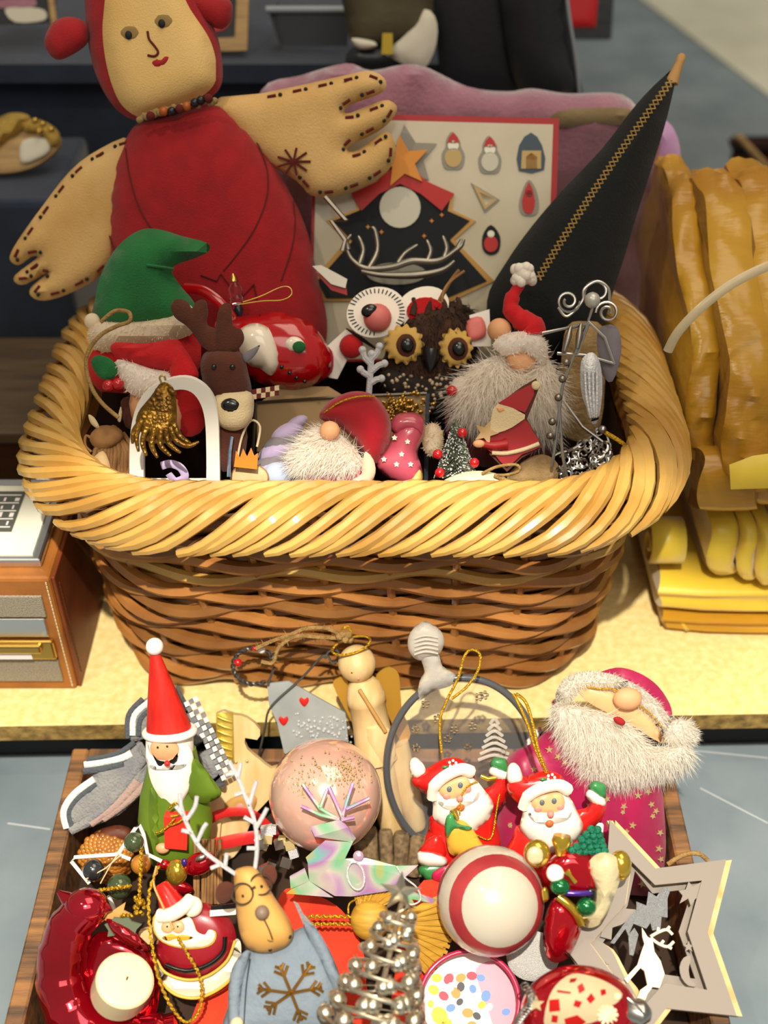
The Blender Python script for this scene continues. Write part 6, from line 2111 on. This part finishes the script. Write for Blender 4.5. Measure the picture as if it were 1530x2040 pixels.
t.part('snowflake', 'copper_gold', m)
t.tube('seam', 'stitch_black', [(498, 1910, 40), (490, 1970, 44), (486, 2040, 44)], 1, n=4)
t = T('silver_shards', 'two narrow silver glitter wings behind the spectacled reindeer', 'ornament', 620, 1860, z=.02)
t.slab('shard', 'silver_glitter', [(585, 1796), (594, 1802), (604, 1822), (630, 1850), (648, 1890), (644, 1914), (632, 1900), (612, 1860), (598, 1826)], 4, 60)
t.slab('shard', 'silver_glitter', [(655, 1930), (668, 1935), (684, 1968), (686, 1984), (674, 1970)], 4, 60)

# ---- enamelled santa bell
t = T('enamel_santa', 'round enamelled tin Santa with yellow edged beard and gold cord loop', 'santa ornament', 385, 1880, z=-.006, tilt=-6)
t.puff('body', 'deep_red_enamel', [(362, 1806), (400, 1797), (440, 1812), (466, 1846), (468, 1890), (440, 1930), (390, 1952), (340, 1940), (312, 1905), (318, 1860)], 30, 50, n=4)
t.puff('skirt', 'enamel_white', [(312, 1910), (330, 1936), (372, 1950), (414, 1942), (452, 1912), (468, 1872), (480, 1880), (476, 1924), (446, 1960), (398, 1984), (352, 1980), (322, 1958), (310, 1932)], 12, 16, n=4, w=14)
t.tube('skirt_edge', 'enamel_yellow', [(312, 1912, 22), (330, 1938, 26), (372, 1952, 28), (414, 1944, 28), (452, 1914, 26), (468, 1874, 20)], 3, n=5)
t.tube('skirt_edge', 'enamel_yellow', [(312, 1936, 16), (326, 1962, 18), (356, 1984, 18), (400, 1987, 18), (448, 1962, 18), (478, 1924, 16)], 3, n=5)
t.tube('belt', 'black_gloss', [(330, 1922, 24), (370, 1934, 32), (414, 1922, 32), (444, 1896, 28), (448, 1866, 26)], 4.5, n=5)
t.lathe('hat', 'ceramic_red', (320, 1760, 20), (352, 1820, 24), [(0, 10), (.06, 14), (.5, 22), (1, 32)], seg=20)
t.tube('hat_trim', 'enamel_white', [(318, 1824, 40), (340, 1822, 50), (366, 1806, 50), (380, 1792, 36)], 14, n=5, seg=12)
t.ball('trim_ball', 'enamel_white', (384, 1806, 30), 20)
bd = [(312, 1824), (352, 1836), (376, 1826), (386, 1842), (392, 1856), (408, 1862), (416, 1852), (428, 1858), (424, 1876), (404, 1886), (366, 1888), (326, 1876), (308, 1852)]
t.puff('beard_edge', 'enamel_yellow', [(370 + (x - 370) * 1.05, 1856 + (y - 1856) * 1.08) for x, y in bd], 6, 8, n=3, w=32)
t.puff('beard', 'enamel_white', bd, 9, 12, n=3, w=36)
for x in (334, 355):
    f = t.ball('cheek', 'face_tan', (x, 1847, 46), (13, 12, 5))
    t.ball('eye', 'black_gloss', (x - 1, 1846, 51), 2, f, seg=8, ring=6)
t.puff('moustache', 'enamel_yellow', [(322, 1868), (342, 1860), (352, 1864), (366, 1862), (386, 1868), (366, 1874), (350, 1870), (336, 1874)], 4, 5, n=3, w=46)
t.slab('sleeve_cuff', 'enamel_white', [(418, 1814), (470, 1810), (470, 1822), (418, 1826)], 8, 30)
t.slab('dark_mitten', 'black_gloss', [(420, 1806), (466, 1800), (470, 1811), (420, 1815)], 7, 28)
m = t.mb()
lp = cr([(316, 1726, 30), (298, 1775, 46), (297, 1835, 56), (304, 1890, 56), (316, 1950, 50), (338, 2000, 46), (362, 2032, 44), (380, 2034, 44), (398, 2010, 44), (402, 1970, 44), (394, 1936, 48), (372, 1898, 54), (354, 1868, 58)], 14)
m.tube([(x + 1.6 * math.sin(i * 1.7), y, w + 1.6 * math.cos(i * 1.7)) for i, (x, y, w) in enumerate(lp)], 3, 6)
t.part('gold_cord', 'gold_cord', m)
m = t.mb()
m.tube(cr([(312, 1725, 34), (306, 1760, 40), (322, 1800, 50), (345, 1850, 58)], 6), 2.4, 6)
t.part('thin_cord', 'honey_wood', m)

# ---- red glass bird tealight holder
t = T('bird_tealight', 'shiny red glass bird shaped tealight holder in the tray corner', 'candle holder', 190, 1930, z=-.012, tilt=-4)
m = t.mb()
m.tube(cr([(176, 1806, 18), (140, 1850, 8), (124, 1920, 0), (136, 1990, -2), (180, 2050, 0), (250, 2078, 4), (320, 2070, 4), (360, 2060, 2)], 8), [42, 46, 50, 54, 58, 60, 58, 50, 44, 30], 20)
m.ball((172, 1806, 20), (44, 36, 40), seg=24, ring=16)
t.part('body', 'bird_red', m)
m = t.mb()
m.puff([(180, 1870), (240, 1862), (300, 1900), (318, 1960), (300, 2040), (220, 2060), (150, 2000)], 20, 40, n=4, w=-16)
t.part('cup', 'bird_red', m)
t.lathe('ear_tuft', 'bird_red', (116, 1776, 16), (146, 1800, 16), [(0, 4), (.5, 13), (1, 20)], seg=12)
t.lathe('beak', 'bird_red', (222, 1812, 22), (196, 1806, 26), [(0, 3), (.6, 14), (1, 18)], seg=12)
t.puff('wing', 'bird_red', [(212, 1830), (260, 1850), (300, 1890), (270, 1890), (228, 1866)], 14, 18, n=4, w=22)
t = T('tealight', 'cream tealight candle in a clear cup on the red glass bird', 'candle', 250, 1952, z=.008, tilt=-14)
t.lathe('wax', 'wax', (250, 1951, 14), (238, 1976, -30), [(0, 2), (.001, 50), (.02, 54), (.08, 56), (1, 54)], seg=36)
t.lathe('cup', 'clear_strap', (249, 1953, 10), (237, 1978, -34), [(0, 58), (1, 57)], seg=36)
t.tube('wick', 'brown_leather', [(252, 1952, 14), (254, 1946, 20)], 1.6)

# ---- wire star with glass beads and amber cone
t = T('amber_cone', 'bumpy amber and brown cone in the left corner of the tray', 'cone', 215, 1700, z=-.035)
m = t.mb()
for i in range(150):
    a, u = i * 2.4, (i / 150)
    r = 52 * math.sqrt(u)
    x, y = 212 + r * math.cos(a), 1708 + r * .95 * math.sin(a)
    m.ball((x, y, 40 * math.sqrt(max(0, 1 - u * .95))), (8, 8, 7), seg=7, ring=5)
m.ball((212, 1708, -4), (50, 48, 36))
t.part('scales', 'amber', m, kind='stuff')
t.puff('dark_scales', 'brown_leather', [(186, 1660), (230, 1644), (262, 1652), (258, 1680), (200, 1688)], 18, 18, n=4, w=10)
t = T('wire_star', 'cream wire star threaded with dark glass beads near the wool bow', 'star ornament', 230, 1730, z=.004)
for p in ([(178, 1760), (142, 1716), (148, 1708), (235, 1702), (260, 1712)], [(235, 1702), (270, 1650), (278, 1644), (286, 1662), (294, 1702), (322, 1716)], [(216, 1784), (228, 1812)], [(296, 1705), (280, 1745)]):
    t.tube('wire', 'lacquer_white', [(x, y, 4) for x, y in p], 4, seg=7)
for x, y, r, mt in ((267, 1678, 20, 'green_bead'), (186, 1733, 21, 'steel_bead'), (238, 1766, 25, 'green_bead'), (281, 1722, 20, 'amber')):
    t.ball('bead', mt, (x, y, 14), r, seg=22, ring=14)
for p in ([(170, 1752, 30), (210, 1730, 30), (240, 1704, 20)], [(200, 1760, 24), (222, 1720, 26), (236, 1700, 20)]):
    t.tube('clear_thread', 'clear_strap', p, 1.4)
t = T('twisted_gold_cord', 'two short pieces of twisted bright gold cord beside the bird tealight', 'cord', 250, 1770, z=.012)
t.tube('cord', 'gold_cord', [(194 + i * 1.7, 1774 - i * .22 + 2 * math.sin(i * 1.4), 16 + 2 * math.cos(i * 1.4)) for i in range(40)], 3.2, seg=6)
t.tube('cord', 'gold_cord', [(282 - i * .1 + 2 * math.sin(i * 1.4), 1690 + i * 2.4, 16 + 2 * math.cos(i * 1.4)) for i in range(50)], 3.2, seg=6)
m = t.mb()
for i in range(14):
    m.ball((278 + random.uniform(-9, 9), 1800 + random.uniform(-16, 22), 14 + random.uniform(-6, 8)), random.uniform(4, 7), seg=8, ring=6)
t.part('gold_knot', 'gold_cord', m)
t = T('holly_leaf', 'grey green felt holly leaf between the red bird and enamel Santa', 'leaf', 245, 1850, z=.014)
t.slab('leaf', 'holly_grey', [(208, 1842), (222, 1836), (226, 1828), (244, 1830), (256, 1828), (262, 1836), (282, 1842), (272, 1852), (268, 1864), (254, 1862), (242, 1872), (230, 1864), (214, 1866), (216, 1854)], 5, 0)
t = T('wood_chip_star', 'thin pale wooden star chip above the grey green holly leaf', 'ornament', 232, 1820, z=.016)
t.slab('star_chip', 'honey_wood', [(198, 1826), (222, 1816), (250, 1798), (246, 1814), (262, 1822), (240, 1828), (210, 1834)], 5, 0)
t.tube('gold_coil', 'gold_cord', [(240 + i * 1.4, 1824 + 3 * math.sin(i * 1.2), 8 + 3 * math.cos(i * 1.2)) for i in range(18)], 2.4, seg=6)
t = T('wooden_block', 'tiny cream wooden house block under the enamel Santa', 'ornament', 290, 1868, z=-.012)
t.slab('block', 'pale_wood', [(276, 1858), (302, 1850), (306, 1880), (280, 1884)], 22, 0)
t.slab('dark_band', 'brown_leather', [(252, 1872), (280, 1868), (284, 1900), (262, 1898)], 16, -4)
m = t.mb()
for i in range(40):
    m.ball((290 + random.uniform(-32, 26), 1905 + random.uniform(-18, 26), random.uniform(0, 14)), random.uniform(3, 7), seg=6, ring=5)
t.part('gold_beads', 'glass_gold', m, kind='stuff')

# ---- red and gold glass bird
t = T('glass_bird', 'small red and gold blown glass bird behind the enamel Santa', 'glass ornament', 380, 1730, z=.0)
t.ball('gold_body', 'glass_gold', (352, 1738, 8), (22, 26, 20))
t.ball('red_head', 'glass_red', (398, 1720, 8), (34, 22, 22), rot=-24)
t.ball('silver_eye', 'silver_wire', (400, 1710, 28), (12, 7, 5), rot=-24)
t.ball('blue_eye', 'glass_purple', (367, 1718, 28), (6, 8, 5))
t.puff('red_tail', 'glass_red', [(330, 1752), (370, 1756), (384, 1776), (352, 1786), (330, 1772)], 14, 16, n=4, w=0)
t.ball('red_bump', 'glass_red', (326, 1722, 4), (14, 10, 10))

# ---- driftwood sticks
t = T('driftwood_sticks', 'bundle of grey brown driftwood sticks between bauble and ceramic Santa', 'sticks', 790, 1700, z=-.056)
for k, (x, x2, r) in enumerate(((735, 742, 17), (768, 772, 15), (800, 798, 17), (832, 822, 15), (850, 838, 10), (716, 726, 14))):
    t.lathe('stick', 'driftwood', (x, 1648 + 5 * k, 4 * (k % 3)), (x2, 1745, 6 * (k % 2)), [(0, r * .8), (.1, r), (.5, r * .9), (.9, r), (1, r * .8)], seg=9)
